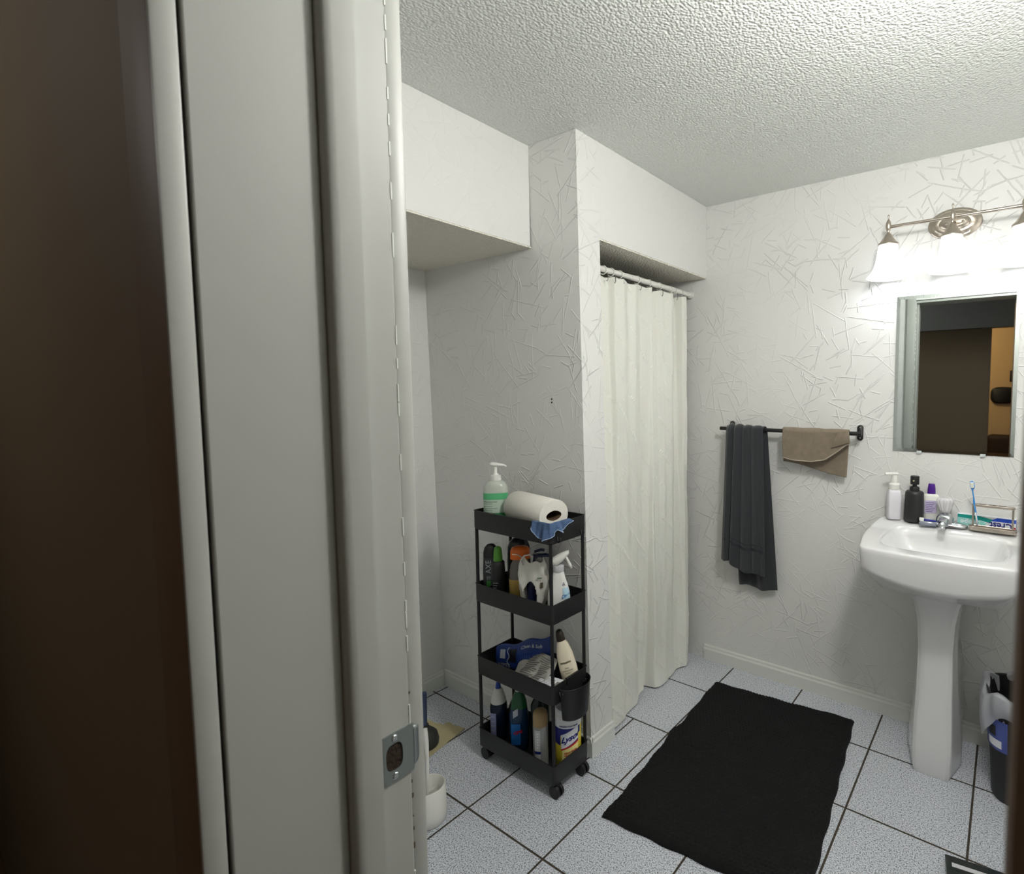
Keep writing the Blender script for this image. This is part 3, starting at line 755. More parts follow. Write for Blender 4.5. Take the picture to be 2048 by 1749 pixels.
# toothbrush rack
t = thing('toothbrush_rack', 'brushed metal toothbrush rack with slotted top at the right of the sink deck', 'toothbrush holder', (1.243, -.085, .8735), -.03)
def stadium(hl, r, z, n=12):
    return [(hl+r*math.cos(a), r*math.sin(a), z) for a in [(-PI/2+PI*k/n) for k in range(n+1)]]+[(-hl+r*math.cos(a), r*math.sin(a), z) for a in [(PI/2+PI*k/n) for k in range(n+1)]]
obj('base_tray', rings([stadium(.055, .021, 0), stadium(.055, .022, .004), stadium(.055, .022, .013), stadium(.055, .0205, .014), stadium(.054, .018, .012), stadium(.054, .017, .006)]), NICKEL, t, True, 40)
bm = rings([stadium(.0545, .012, .088), stadium(.055, .0135, .090), stadium(.055, .0135, .0955), stadium(.0545, .012, .097)])
obj('top_plate', bm, NICKEL, t, True, 40)
for x in (-.033, -.002, .029): obj('slot', rings([[(p[0]+x, p[1], p[2]) for p in stadium(.007, .0055, .0968, 8)], [(p[0]+x, p[1], p[2]) for p in stadium(.007, .0055, .0974, 8)]]), mat('dark_slot', (60, 54, 48), .6), t)
for x in (-.062, .062): obj('side_post', box(x-.0035, x+.0035, -.006, .006, .012, .090, .001), NICKEL, t)
obj('rubber_foot', box(.0, .022, -.020, -.006, -.0008, .002, .0005), BLACKP, t)
t = thing('toothbrush', 'light blue toothbrush leaning in the metal rack', 'toothbrush', (1.195, -.085, .890), rot=(0.10, -0.13, 0))
LBL = mat('light_blue_plastic', (64, 150, 228), .25, coat=.4)
obj('handle', tube([(0, 0, 0), (.001, 0, .02), (0, 0, .06), (-.001, 0, .09), (0, 0, .105), (-.001, 0, .125), (-.001, 0, .142)], .004, 12, rs=[.0045, .005, .004, .0045, .003, .0028, .0045], flat=.8), LBL, t, True)
obj('grip', tube([(.0, -.004, .002), (.001, -.004, .02), (0, -.0035, .05)], .0025, 8), WHITEP, t, True)
obj('head', loft([(.138, .0045, .003), (.145, .0075, .004), (.162, .0075, .004), (.169, .004, .003)], 20), LBL, t, True)
obj('bristles', box(-.0055, .0055, -.015, -.003, .146, .166, .002), mat('white_bristles', (226, 228, 216), .8, bump=(900, .6, .002)), t)

# ================================================================== RUG, SCALE, BIN
def rugc(u, v):
    # u 0 left..1 right, v 0 far..1 near ; world points
    TL, TR, BL, BR = Vector((.162, -.196)), Vector((.786, -.134)), Vector((.222, -1.112)), Vector((.878, -1.055))
    p = (TL*(1-u)+TR*u)*(1-v)+(BL*(1-u)+BR*u)*v
    b_ = math.exp(-((v-.47)/.05)**2)*max(0, 1-u*5)*(-.012)
    ed = min(u, 1-u, v, 1-v)
    wv = .0025*math.sin(v*37+u*3)*(1 if u < .03 or u > .97 else 0)
    return p.x+b_+wv, p.y+.0025*math.sin(u*31)*(1 if v < .03 or v > .97 else 0), ed
def rug(u, v):
    x, y, ed = rugc(u, v)
    h = .016*min(1, (ed/.022))**.5+.003
    if ed > .006: h += .0030*abs(math.sin(v*PI*62+.8*math.sin(u*9)))*1.0+.0016*math.sin(u*PI*84+v*PI*62)
    crease = -.006*math.exp(-((v-.50-.10*math.sin(u*2.6)*(1-u))/.016)**2)*max(0, 1-u*1.25)+.007*math.exp(-((v-.53-.10*math.sin(u*2.6)*(1-u))/.03)**2)*max(0, 1-u*1.25)
    h += crease+.0025*wobble(u*5, v*6)
    return (x, y, max(.0025, h))
BLKRUG = mat('black_chenille', (9, 9, 10), .95, bump=(420, .7, .003))
bm = grid(rug, 260, 400)
rg = obj('bath_rug', bm, BLKRUG, None, True); md = rg.modifiers.new('base', 'SOLIDIFY'); md.thickness = .0015; md.offset = 1 if False else -1
tag(rg, 'black chenille bath rug lying creased on the grey tiled floor', 'bath mat')

t = thing('bathroom_scale', 'dark glass bathroom scale with a white display strip on the floor', 'bathroom scale', (1.169, -.672, 0), math.radians(8.5))
obj('platform', box(0, .30, -.30, 0, .014, .025, .002), mat('dark_tinted_glass', (44, 50, 48), .18, coat=.5), t)
obj('display_strip', box(.016, .115, -.040, -.026, .0250, .0256), mat('white_strip', (206, 206, 210), .3), t)
for x, y in ((.03, -.03), (.27, -.03), (.03, -.27), (.27, -.27)):
    f_ = lathe([(.018, .0005), (.018, .014)], 20); bmesh.ops.translate(f_, verts=f_.verts, vec=(x, y, 0)); obj('foot', f_, BLACKP, t, True, 40)

t = thing('waste_bin', 'black waste bin with a white liner bag at the right edge beside the sink', 'waste bin', (1.378, -.235, 0))
obj('bin_body', loft([(.0005, .100, .085), (.01, .104, .089), (.36, .128, .108), (.37, .131, .111), (.368, .124, .104), (.02, .098, .083)], 48, 3.2), BLACKP, t, True, 50)
BAG = mat('white_thin_bag', (216, 219, 226), .28, alpha=.52)
def bagf(u, v):
    a = 2*PI*u; f_ = 1+.02*math.sin(a*9+v*3)+.012*math.sin(a*17+v*5)
    if v < .45: z = .26+.055*math.sin(a*3+1)+(v/.45)*(.378-.26-.055*math.sin(a*3+1)); k = 1.10-.02*v+.07*math.sin(v/.45*PI)
    else: z = .378-.004-(v-.45)*.22; k = .97-.02*v
    k *= f_
    c, s = math.cos(a), math.sin(a)
    z += .012*math.exp(-((v-.45)/.1)**2)*math.sin(a*5)
    return (.128*k*math.copysign(abs(c)**(2/3.2), c), .108*k*math.copysign(abs(s)**(2/3.2), s), z)
obj('liner_bag', grid(bagf, 160, 40), BAG, t, True)
a0 = math.radians(200)
st = patch(.117, .098, math.radians(188), math.radians(250), .185, .292, mat('blue_sticker', (70, 84, 150), .4), t, 'sticker', eps=.0035, p=3.2, rtab=[(.0, .9), (.37, 1.1)])
patch(.117, .098, math.radians(205), math.radians(240), .195, .222, mat('white_sticker_text', (225, 226, 232), .4), t, 'sticker_text', eps=.0042, p=3.2, rtab=[(.0, .9), (.37, 1.1)])
patch(.117, .098, math.radians(208), math.radians(228), .232, .268, BLACKP, t, 'sticker_picture', eps=.0045, p=3.2, rtab=[(.0, .9), (.37, 1.1)])

# ================================================================== ALCOVE FLOOR ITEMS
cb_ = prism([(-.739, -1.124), (-.704, -1.117), (-.675, -1.117), (-.655, -1.105), (-.638, -1.109), (-.642, -1.088), (-.629, -1.080), (-.60, -1.082), (-.575, -1.075), (-.543, -1.07), (-.535, -1.11), (-.531, -1.149), (-.520, -1.20), (-.512, -1.245), (-.514, -1.31), (-.74, -1.33)], .0006, .0040)
tag(obj('cardboard_sheet', cb_, mat('tan_cardboard', (196, 186, 150), .85, var=(14, (182, 170, 132), .3)), None), 'torn tan cardboard sheet on the floor of the alcove', 'cardboard')
t = thing('plunger', 'dark rubber plunger with a blue handle on the torn cardboard', 'plunger', (-.585, -1.225, .0045), rot=(0, 0.03, 0))
obj('rubber_cup', lathe([(.046, 0), (.052, .004), (.054, .02), (.048, .045), (.032, .062), (.018, .07), (.016, .085), (.001, .086)], 32), mat('dark_rubber', (52, 54, 50), .55), t, True, 60)
obj('handle', tube([(0, 0, .08), (.0, 0, .215)], .011, 14), mat('slate_blue_handle', (58, 70, 96), .5), t, True, 60)
t = thing('toilet_brush', 'white toilet brush standing in its round white holder by the door frame', 'toilet brush', (-.246, -1.427, .0005))
obj('holder', lathe([(.050, 0), (.055, .004), (.056, .03), (.053, .116), (.0505, .118), (.048, .115), (.049, .02), (.046, .015)], 40), WHITEP, t, True, 60)
obj('handle', tube([(-.002, -.006, .075), (.006, -.006, .14), (.010, -.006, .21), (.008, -.006, .27), (.002, -.006, .31)], .006, 12, rs=[.005, .006, .0055, .0075, .008]), WHITEP, t, True, 60)
def bristle():
    bm = bmesh.new()
    for k in range(150):
        a = random.uniform(0, 2*PI); z = random.uniform(.03, .09); r = random.uniform(.028, .04)
        bm = tube([(-.008, -.006, z), (-.008+r*math.cos(a), -.006+r*math.sin(a), z+random.uniform(0, .018))], .0008, 4, bm=bm)
    return bm
obj('bristle_head', bristle(), mat('white_brush_bristle', (214, 214, 206), .7), t)
for z in (1.3515, 1.3640):
    s_ = lathe([(.0038, 0), (.003, .0012), (.0008, .0016)], 14); bmesh.ops.rotate(s_, verts=s_.verts, matrix=Matrix.Rotation(PI/2, 3, 'X'))
    o = obj('wall_screw', s_, mat('dark_screw', (40, 38, 36), .5), None, True)
    o.location = (-.153, L_B+(L_T-L_B)*z/H-.0004, z)
    tag(o, 'small dark %s screw of the pair left in the bare alcove wall' % ('upper' if z > 1.36 else 'lower'), 'screw', 'pair of wall screws')

# ================================================================== ROLLING CART
CX0, CX1, CY0, CY1 = -.352, .045, -1.148, -.972
cart = thing('rolling_cart', 'narrow black four-tier rolling cart standing against the alcove wall', 'cart', (0, 0, 0))
TZ = [(.0485, .122), (.332, .403), (.612, .682), (.886, .957)]
def rrect(x0, x1, y0, y1, r, z, n=5):
    P_ = []
    for cx, cy, a0 in ((x1-r, y0+r, -PI/2), (x1-r, y1-r, 0), (x0+r, y1-r, PI/2), (x0+r, y0+r, PI)):
        for k in range(n+1): a = a0+PI/2*k/n; P_.append((cx+r*math.cos(a), cy+r*math.sin(a), z))
    return P_
def trayf(z0, z1, g=0.0):
    e = .004+g; t_ = .0025
    return rings([rrect(CX0+e, CX1-e, CY0+e, CY1-e, .012, z0), rrect(CX0, CX1, CY0, CY1, .013, z0+.006), rrect(CX0, CX1, CY0, CY1, .013, z1-.001), rrect(CX0-.0015, CX1+.0015, CY0-.0015, CY1+.0015, .013, z1),
                  rrect(CX0+t_, CX1-t_, CY0+t_, CY1-t_, .011, z1), rrect(CX0+t_, CX1-t_, CY0+t_, CY1-t_, .011, z0+.005)])
for z0, z1 in TZ: obj('tray', trayf(z0, z1), BLACKP, cart, True, 35)
for x in (CX0+.009, CX1-.009):
    for y in (CY0+.009, CY1-.009):
        for (a, b) in zip(TZ, TZ[1:]):
            obj('post', tube([(x, y, a[0]+.004), (x, y, b[0]+.002)], .0062, 12), BLACKM, cart, True, 60)
for x, s in ((CX0, -1), (CX1, 1)):
    for y in (CY0+.03, CY1-.03):
        for z in (TZ[1][0]+.03, TZ[3][0]+.012):
            obj('side_hook', tube([(x+s*.001, y, z+.012), (x+s*.003, y, z), (x+s*.009, y, z-.006), (x+s*.015, y, z-.001), (x+s*.016, y, z+.010)], .0028, 8), BLACKM, cart, True)
for x in (CX0+.022, CX1-.014):
    for y in (CY0+.022, CY1-.022):
        c_ = bmesh.new()
        w0 = tube([(x+.002, y-.011, .0225), (x+.002, y+.011, .0225)], .022, 24)
        k = obj('caster', box(x-.010, x+.012, y-.006, y+.006, .024, .050, .003), BLACKP, cart)
        for dy in (-.0095, .0095):
            obj('wheel', tube([(x+.002, y+dy-.005, .0225), (x+.002, y+dy+.005, .0225)], .022, 24), BLACKP, k, True, 50)
# cup hung on the right side
cup = thing('hanging_cup', 'black half-round storage cup hung on the right side of the cart', 'storage cup', (CX1+.0035, -1.052, .268))
def cupring(r, z, n=22, fl=0.0):
    return [(fl, -r*1.08, z)]+[(fl+r*.84*math.cos(a), r*1.08*math.sin(a), z) for a in [(-PI/2+PI*k/n) for k in range(1, n)]]+[(fl, r*1.08, z)]
obj('cup_body', rings([cupring(.050, 0), cupring(.053, .004), cupring(.062, .112), cupring(.0635, .116), cupring(.0605, .117, fl=.002), cupring(.058, .11, fl=.002), cupring(.050, .006, fl=.002)]), BLACKP, cup, True, 40)
obj('hanger', box(-.008, .0005, -.030, .030, .108, .138, .001), BLACKP, cup)

def tz(i): return TZ[i][0]+.0056
CAM = math.radians(-46)      # direction from the cart towards the doorway

# --- tier 4 (top)
t = thing('lotion_pump_bottle', 'large clear pump bottle with green label standing on the top tier', 'bottle', (-.300, -1.082, tz(3)), CAM+PI/2)
CLG = mat('frosted_clear_plastic', (206, 212, 202), .2, trans=.25, sss=.1)
obj('body', loft([(0, .040, .026), (.004, .043, .029), (.06, .045, .030), (.12, .0455, .030), (.150, .043, .028), (.166, .032, .022), (.174, .018, .016)], 40, 2.5), CLG, t, True, 50)
GREEN = mat('green_label', (88, 178, 122), .4); GRN2 = mat('deep_green_label', (62, 150, 92), .4); PALE = mat('pale_green_label', (188, 206, 190), .4); INK = mat('grey_green_ink', (96, 120, 104), .5)
rt_ = [(0, .95), (.06, 1.0), (.15, 1.0)]
fa, fb = math.radians(-160), math.radians(-20)
patch(.0455, .0303, fa, fb, .104, .128, GREEN, t, 'label_band', p=2.5)
patch(.0455, .0303, fa, fb, .055, .103, PALE, t, 'label_panel', p=2.5)
patch(.0455, .0303, fa, fb, .004, .054, GRN2, t, 'label_base', p=2.5, rtab=rt_)
for k in range(7):
    patch(.0455, .0303, math.radians(-150), math.radians(-150+(52 if k % 3 else 66)), .095-k*.0065-(.004 if k > 1 else 0), .0965+(.001 if k == 0 else 0)-k*.0065-(.004 if k > 1 else 0), INK, t, 'print_line', eps=.0012, p=2.5)
obj('collar', lathe([(.020, .172), (.0205, .176), (.0195, .190), (.012, .193)], 28), WHITEP, t, True, 50)
obj('pump_stem', lathe([(.011, .192), (.010, .196), (.0065, .200), (.0065, .222)], 20), WHITEP, t, True, 50)
obj('pump_head', tube([(-.020, 0, .232), (-.012, 0, .232), (0, 0, .231), (.02, 0, .229), (.034, 0, .2265), (.040, 0, .2215)], .009, 14, rs=[.006, .0095, .0095, .0065, .0045, .0035], flat=.85), WHITEP, t, True)

t = thing('paper_towel_roll', 'white paper towel roll lying across the top tier of the cart', 'paper towel roll', (-.232, -1.040, .969), math.radians(-11))
PT = mat('white_paper', (226, 223, 214), .9, bump=(90, .25, .002))
def rollring(r, x, n=48, sq=.96): return [(x, r*1.02*math.cos(2*PI*k/n), r*sq*math.sin(2*PI*k/n)) for k in range(n)]
def core(x, n=48):   # the crushed, lens-shaped cardboard core
    return [(x, .031*math.copysign(abs(math.cos(2*PI*k/n))**1.2, math.cos(2*PI*k/n)), .0175*math.sin(2*PI*k/n)) for k in range(n)]
obj('towel', rings([core(.01), core(.001), rollring(.056, .0), rollring(.0575, .002), rollring(.0578, .235), rollring(.0565, .237), core(.237), core(.06)], False, False), PT, t, True, 50)
obj('cardboard_core', rings([[(p[0], p[1]*.97, p[2]*.97) for p in core(.2365)], [(p[0], p[1]*.97, p[2]*.97) for p in core(.002)]], False, True), mat('brown_core_card', (92, 72, 50), .85), t, True)
def sheet(u, v):
    a = math.radians(-150+190*u); r = .0590+.0012*math.sin(u*9)
    return (.165+.073*v+.006*math.sin(u*6), r*1.02*math.cos(a), r*.96*math.sin(a))
obj('loose_sheet', grid(sheet, 40, 8, .0005), PT, t, True)

DEN = mat('washed_denim_blue', (84, 108, 146), .9, bump=(300, .6, .003), var=(60, (66, 88, 122), .3))
def cloth(u, v):
    # draped over the cart's front right corner; v 0 hanging tip .. 1 inside the tray
    s = u*.165
    # corner path along the rim: front side then right side
    L1 = .078
    px, py = (CX1-L1+s, CY0) if s < L1 else (CX1, CY0+(s-L1))
    nx, ny = (0, -1) if s < L1-.012 else ((1, 0) if s > L1+.012 else (math.sin((s-L1+.012)/.024*PI/2), -math.cos((s-L1+.012)/.024*PI/2)))
    drop = .82*lerp_tab([(0, .018), (.12, .052), (.3, .075), (.45, .060), (.55, .048), (.62, .030), (.7, .044), (.82, .036), (1, .006)], u)
    fold = .005*math.sin(u*21+v*2)+.004*math.sin(u*39)
    if v < .6:
        k = v/.6; z = .9615-drop*(1-k); off = .0045+.0085*abs(math.sin(u*11))*(1-k)+fold*(1-k)+.002
        off = max(off, .0035)
        return (px+nx*off, py+ny*off, z)
    k = (v-.6)/.4; off = .0045*(1-k)-.012*k; z = .9615+.0015*math.sin(k*PI)-.016*k*k
    return (px+nx*off, py+ny*off, z)
cl = obj('blue_cloth', grid(cloth, 90, 60), DEN, None, True); md = cl.modifiers.new('t', 'SOLIDIFY'); md.thickness = .0016
tag(cl, 'crumpled blue cloth hanging over the front right corner of the cart top', 'cloth')
def hemc(u): p = cloth(u, 0.0); return (p[0], p[1], p[2])
obj('frayed_hem', tube([hemc(k/60) for k in range(61)], .0014, 6), mat('pale_frayed_thread', (150, 168, 196), .9), cl, True)

# --- tier 3 (second from the top)
DG = mat('dark_grey_bottle', (58, 61, 64), .35); BKB = mat('near_black_bottle', (30, 31, 32), .3); SILV = mat('silver_print', (168, 172, 176), .35, metal=.4); LIME = mat('lime_green_plastic', (84, 148, 52), .35)
t = thing('shampoo_bottle', 'dark grey shampoo bottle with a green square at the left of the second tier', 'bottle', (-.318, -1.098, tz(2)), CAM+PI/2)
obj('body', loft([(0, .026, .016), (.004, .029, .019), (.10, .030, .019), (.15, .0275, .017), (.158, .027, .0165)], 36, 2.6), DG, t, True, 50)
obj('cap', loft([(.159, .0275, .017), (.176, .027, .0165), (.194, .022, .013), (.205, .012, .008), (.207, .004, .003)], 36, 2.6), mat('charcoal_cap', (40, 42, 44), .3), t, True, 50)
lettering('AXE', .030, SILV, t, lambda x, y: (-.006-y*.95, -.0205, .124+x*.9), bold=.0004)
patch(.030, .0195, math.radians(-112), math.radians(-70), .050, .072, mat('green_square', (70, 140, 66), .4), t, 'green_square', eps=.001, p=2.6)
for k in range(4): patch(.030, .0195, math.radians(-112), math.radians(-84+k*3), .088-k*.004, .0895-k*.004, SILV, t, 'print_line', eps=.001, p=2.6)
t = thing('green_cap_bottle', 'black bottle with a lime green cap beside the dark grey shampoo', 'bottle', (-.266, -1.108, tz(2)), CAM+PI/2)
obj('body', loft([(0, .022, .018), (.004, .025, .020), (.120, .025, .020), (.150, .023, .018), (.156, .015, .012)], 32, 2.4), BKB, t, True, 50)
obj('cap', lathe([(.0165, .154), (.0165, .160), (.0145, .190), (.0125, .202), (.006, .207), (.001, .207)], 26), LIME, t, True, 50)
for k in range(6): patch(.025, .0205, math.radians(-125), math.radians(-88-(k % 3)*5), .075-k*.009, .077-k*.009, SILV, t, 'print_line', eps=.001, p=2.4)
t = thing('black_dome_bottle', 'large black dome-capped bottle at the back left of the second tier', 'bottle', (-.262, -1.012, tz(2)), CAM+PI/2)
obj('body', loft([(0, .040, .022), (.004, .043, .025), (.13, .043, .025), (.155, .042, .024)], 36, 2.4), BKB, t, True, 50)
obj('cap', loft([(.156, .0425, .0245), (.185, .041, .024), (.204, .034, .020), (.216, .020, .012), (.219, .004, .003)], 36, 2.4), mat('charcoal_cap_gloss', (44, 44, 48), .25), t, True, 50)
t = thing('orange_lid_bottle', 'yellow liquid bottle with an orange lid in the middle of the second tier', 'bottle', (-.200, -1.060, tz(2)), CAM+PI/2)
obj('body', loft([(.0, .036, .024), (.004, .040, .027), (.10, .041, .027), (.135, .036, .024), (.158, .026, .018), (.166, .022, .016)], 36, 2.4), mat('clear_grey_plastic', (140, 134, 126), .2, trans=.35), t, True, 50)
obj('liquid', loft([(.002, .0375, .0245), (.006, .0410, .0278), (.088, .0419, .0279), (.089, .030, .02)], 36, 2.4), mat('yellow_liquid', (206, 174, 100), .3), t, True, 50)
obj('lid', loft([(.162, .036, .024), (.190, .035, .023), (.202, .030, .020), (.207, .018, .012)], 30, 2.4), mat('orange_plastic', (226, 110, 34), .4), t, True, 50)

WB = mat('white_grey_film', (200, 198, 190), .3, bump=(30, .5, .006)); DNB = mat('dark_navy_plastic', (26, 34, 66), .35)
t = thing('plastic_bag', 'crumpled white plastic bag with handle holes in front of the white sprayer', 'plastic bag', (-.100, -1.090, tz(2)), CAM+PI/2)
def bagshape(u, v):
    a = 2*PI*u; z = .004+.178*v
    wx = lerp_tab([(0, .030), (.2, .046), (.6, .052), (.85, .046), (1, .038)], v); wy = lerp_tab([(0, .020), (.4, .024), (.85, .016), (1, .008)], v)
    k = 1+.08*math.sin(a*3+v*5)+.05*math.sin(a*7+v*11)+.02*math.sin(a*13-v*17)
    return (wx*k*math.cos(a), wy*k*math.sin(a), z+(.010*math.sin(a*2+1)+.006*math.sin(a*5+2))*v**3)
def bagfront():
    bm = bmesh.new(); nu, nv = 100, 60
    V = [[bm.verts.new(bagshape(u/nu, v/nv)) for u in range(nu)] for v in range(nv+1)]
    for v in range(nv):
        for u in range(nu):
            a = 360*(u+.5)/nu; z = (v+.5)/nv
            # handle-shaped opening facing the doorway
            if z < .60 and abs(a-252-10*z) < 33*math.sqrt(1-(z/.60)**2): continue
            bm.faces.new((V[v][u], V[v][(u+1) % nu], V[v+1][(u+1) % nu], V[v+1][u]))
    return bm
bo = obj('film', bagfront(), WB, t, True); md = bo.modifiers.new('t', 'SOLIDIFY'); md.thickness = .0006
obj('handle_loop', tube([(-.034, -.010, .168), (-.042, -.014, .186), (-.030, -.016, .202), (-.012, -.014, .205), (.0, -.012, .196), (-.004, -.010, .176)], .0045, 8, flat=.4), WB, t, True)
obj('handle_loop', tube([(-.030, .0, .186), (-.052, .0, .202), (-.072, -.002, .206)], .0035, 8, flat=.4), WB, t, True)
obj('print_mark', box(.014, .030, -.0265, -.0258, .120, .1245), INK, t)
patch(.050, .026, math.radians(-62), math.radians(-50), .085, .105, mat('olive_print', (74, 70, 48), .5), t, 'print_badge', eps=.002)
t = thing('brush', 'dark navy object inside the white plastic bag on the second tier', 'brush', (-.106, -1.084, tz(2)), CAM+PI/2)
obj('body', loft([(0, .018, .008), (.003, .024, .012), (.10, .024, .012), (.13, .018, .010), (.150, .008, .006)], 28), DNB, t, True, 50)
obj('head', tube([(.0, 0, .150), (.006, -.012, .186), (.018, -.014, .196), (.042, -.016, .199), (.060, -.016, .196)], .006, 12, rs=[.004, .005, .007, .009, .006], flat=.7), DNB, t, True)
t = thing('dark_tube', 'dark flat tube behind the handles of the white plastic bag', 'tube', (-.118, -1.052, tz(2)), CAM+PI/2)
obj('body', loft([(0, .018, .010), (.17, .020, .011), (.190, .016, .008)], 24), DNB, t, True, 50)
obj('cap', tube([(-.010, -.005, .200), (.012, -.006, .206), (.026, -.006, .204)], .007, 12, flat=.7), DNB, t, True)

t = thing('spray_bottle', 'white trigger spray bottle at the right end of the second tier', 'spray bottle', (-.008, -1.058, tz(2)), CAM+PI/2)
rt2 = [(0, .92), (.01, 1.0), (.07, .96), (.11, .74), (.135, .55)]
obj('body', loft([(0, .036, .021), (.005, .040, .025), (.04, .040, .025), (.075, .037, .023), (.10, .031, .020), (.125, .023, .017), (.150, .0175, .0155), (.155, .013, .013)], 40, 2.4), mat('milk_white_bottle', (228, 228, 224), .25), t, True, 50)
obj('collar', lathe([(.0185, .150), (.0185, .168), (.015, .171)], 30), mat('grey_white_collar', (176, 178, 180), .35), t, True, 50)
hd_ = bmesh.new(); R = []
for x, z, h_, w_ in ((-.026, .182, .008, .009), (-.022, .183, .014, .013), (-.006, .188, .019, .0155), (.012, .198, .017, .0145), (.027, .209, .011, .011), (.036, .214, .007, .008)):
    R.append([(x, w_*math.cos(2*PI*k/20), z+h_*math.sin(2*PI*k/20)) for k in range(20)])
obj('spray_head', rings(R), WHITEP, t, True, 60)
obj('trigger', tube([(.026, 0, .200), (.031, 0, .186), (.038, 0, .170), (.044, 0, .156)], .005, 12, rs=[.0035, .005, .006, .004]), WHITEP, t, True)
LB = mat('light_blue_label', (176, 208, 224), .4); SB = mat('sky_blue_print', (44, 116, 178), .4)
patch(.041, .0258, math.radians(-72), math.radians(-24), .056, .094, LB, t, 'label', eps=.0010, p=2.4, rtab=[(0, 1.0), (.04, .99), (.075, .915), (.10, .77)])
lettering('Dawn', .016, SB, t, lambda x, y: ((.0398)*math.cos(math.radians(-50)+x/.031*.8), .0252*math.sin(math.radians(-50)+x/.031*.8)-.0016, .068+y+.25*x), bold=.0004, shear=.3)
lettering('A', .018, mat('violet_green_print', (70, 84, 120), .5), t, lambda x, y: (.017+x, -.0195-.002, .108+y))

# --- tier 2
t = thing('wet_wipes_pack', 'blue wipes package standing at the back of the third tier', 'package', (-.212, -1.045, tz(1)), rot=(math.radians(-5), 0, math.radians(19)))
BLP = mat('blue_foil_pack', (42, 72, 150), .35, bump=(14, .6, .01), var=(22, (32, 54, 118), .25)); WPR = mat('white_pack_print', (186, 192, 204), .45)
def pack(u, v, s=1):
    x = -.118+.236*u; z = (.078+.070*u+.006*math.sin(u*13))*v
    th = .016*math.sin(PI*min(1, max(0, v)))**.6*math.sin(PI*min(1, max(0, u)))**.5
    return (x, -s*th+.002*wobble(u*7, v*4, 0), z)
bm = grid(lambda u, v: pack(u, v, 1), 36, 20); bm = grid(lambda u, v: pack(u, v, -1), 36, 20, bm=bm)
bmesh.ops.remove_doubles(bm, verts=bm.verts, dist=.0015)
obj('film', bm, BLP, t, True)
obj('reseal_flap', grid(lambda u, v: tuple(Vector(pack(.28+.12*u, .35+.5*v))+Vector((0, -.0025, 0))), 10, 10, .001), mat('black_flap', (28, 30, 38), .4), t, True)
obj('white_patch', grid(lambda u, v: tuple(Vector(pack(.10+.10*u, .45+.35*v))+Vector((0, -.002, 0))), 8, 8), WPR, t, True)
obj('pale_edge', tube([tuple(Vector(pack(.26+.02*math.sin(k*1.3), .05+k*.085))+Vector((0, -.003, 0))) for k in range(11)], .0016, 6), WPR, t, True)
lettering('Clean & Soft', .017, WPR, t, lambda x, y: tuple(Vector(pack(.66+x/.236, .80+y/.13))+Vector((0, -.002, 0))), bold=.0004)
lettering('WIPES', .020, WPR, t, lambda x, y: tuple(Vector(pack(.17+x/.236, .18+y/.09))+Vector((0, -.002, 0))), bold=.0005)
for k in range(6): obj('print_line', grid(lambda u, v, k=k: tuple(Vector(pack(.45+.035*k+.012*u, .12+.42*v))+Vector((0, -.002, 0))), 2, 8), mat('mid_blue_print', (74, 104, 178), .4), t, True)
obj('print_dots', grid(lambda u, v: tuple(Vector(pack(.86+.05*u, .15+.35*v))+Vector((0, -.002, 0))), 6, 8), WPR, t, True)

t = thing('instruction_pouch', 'pale grey pouch with printed text leaning in front of the blue pack', 'pouch', (-.112, -1.130, tz(1)+.024), rot=(math.radians(-60), math.radians(-8), math.radians(-2)))
GP = mat('pale_grey_pouch', (170, 168, 160), .5, bump=(18, .5, .006)); GI = mat('dark_grey_ink', (98, 98, 94), .6)
def pou(u, v): return (-.088+.172*u, .006*wobble(u*5, v*4)+.008*math.sin(u*PI)*math.sin(v*PI), .010+.115*v*(1-.12*abs(u-.45)*2))
bm = grid(pou, 30, 20, .004); obj('film', bm, GP, t, True)
for k in range(11):
    for (a, b) in (((.10, .42), (.50, .90)) if k < 3 else ((.16, .52), (.58, .92))):
        obj('print_line', grid(lambda u, v, k=k, a=a, b=b: tuple(Vector(pou(a+(b-a)*u*(1-.12*(k % 3)), .86-k*.07+.022*v))+Vector((0, -.0028, 0))), 6, 1), GI, t, True)
obj('hang_hole', grid(lambda u, v: tuple(Vector(pou(.38+.10*u, .95+.045*v))+Vector((0, -.003, 0))), 6, 2), GI, t, True)
t = thing('folded_leaflet', 'small white folded leaflet in the near right corner of the third tier', 'leaflet', (-.008, -1.098, tz(1)+.0445), rot=(0, 0, math.radians(8)))
obj('paper', box(-.050, .046, -.030, .026, 0, .003, .0005), WHC, t)
obj('leaflet_picture', box(.018, .048, -.022, .006, .0031, .0035), mat('grey_picture', (140, 132, 128), .5), t)
for k in range(5): obj('print_line', box(-.052, .010, -.024+k*.008, -.0225+k*.008, .0031, .0034), GI, t)
# a small box carries the leaflet
t = thing('dark_box', 'small dark box under the white leaflet in the third tier', 'box', (-.012, -1.098, tz(1)), math.radians(2))
obj('carton', box(-.05, .050, -.034, .030, 0, .042, .001), mat('brown_black_card', (44, 36, 32), .6), t)
obj('label', box(.0502, .0506, -.026, .022, .008, .034), GI, t)

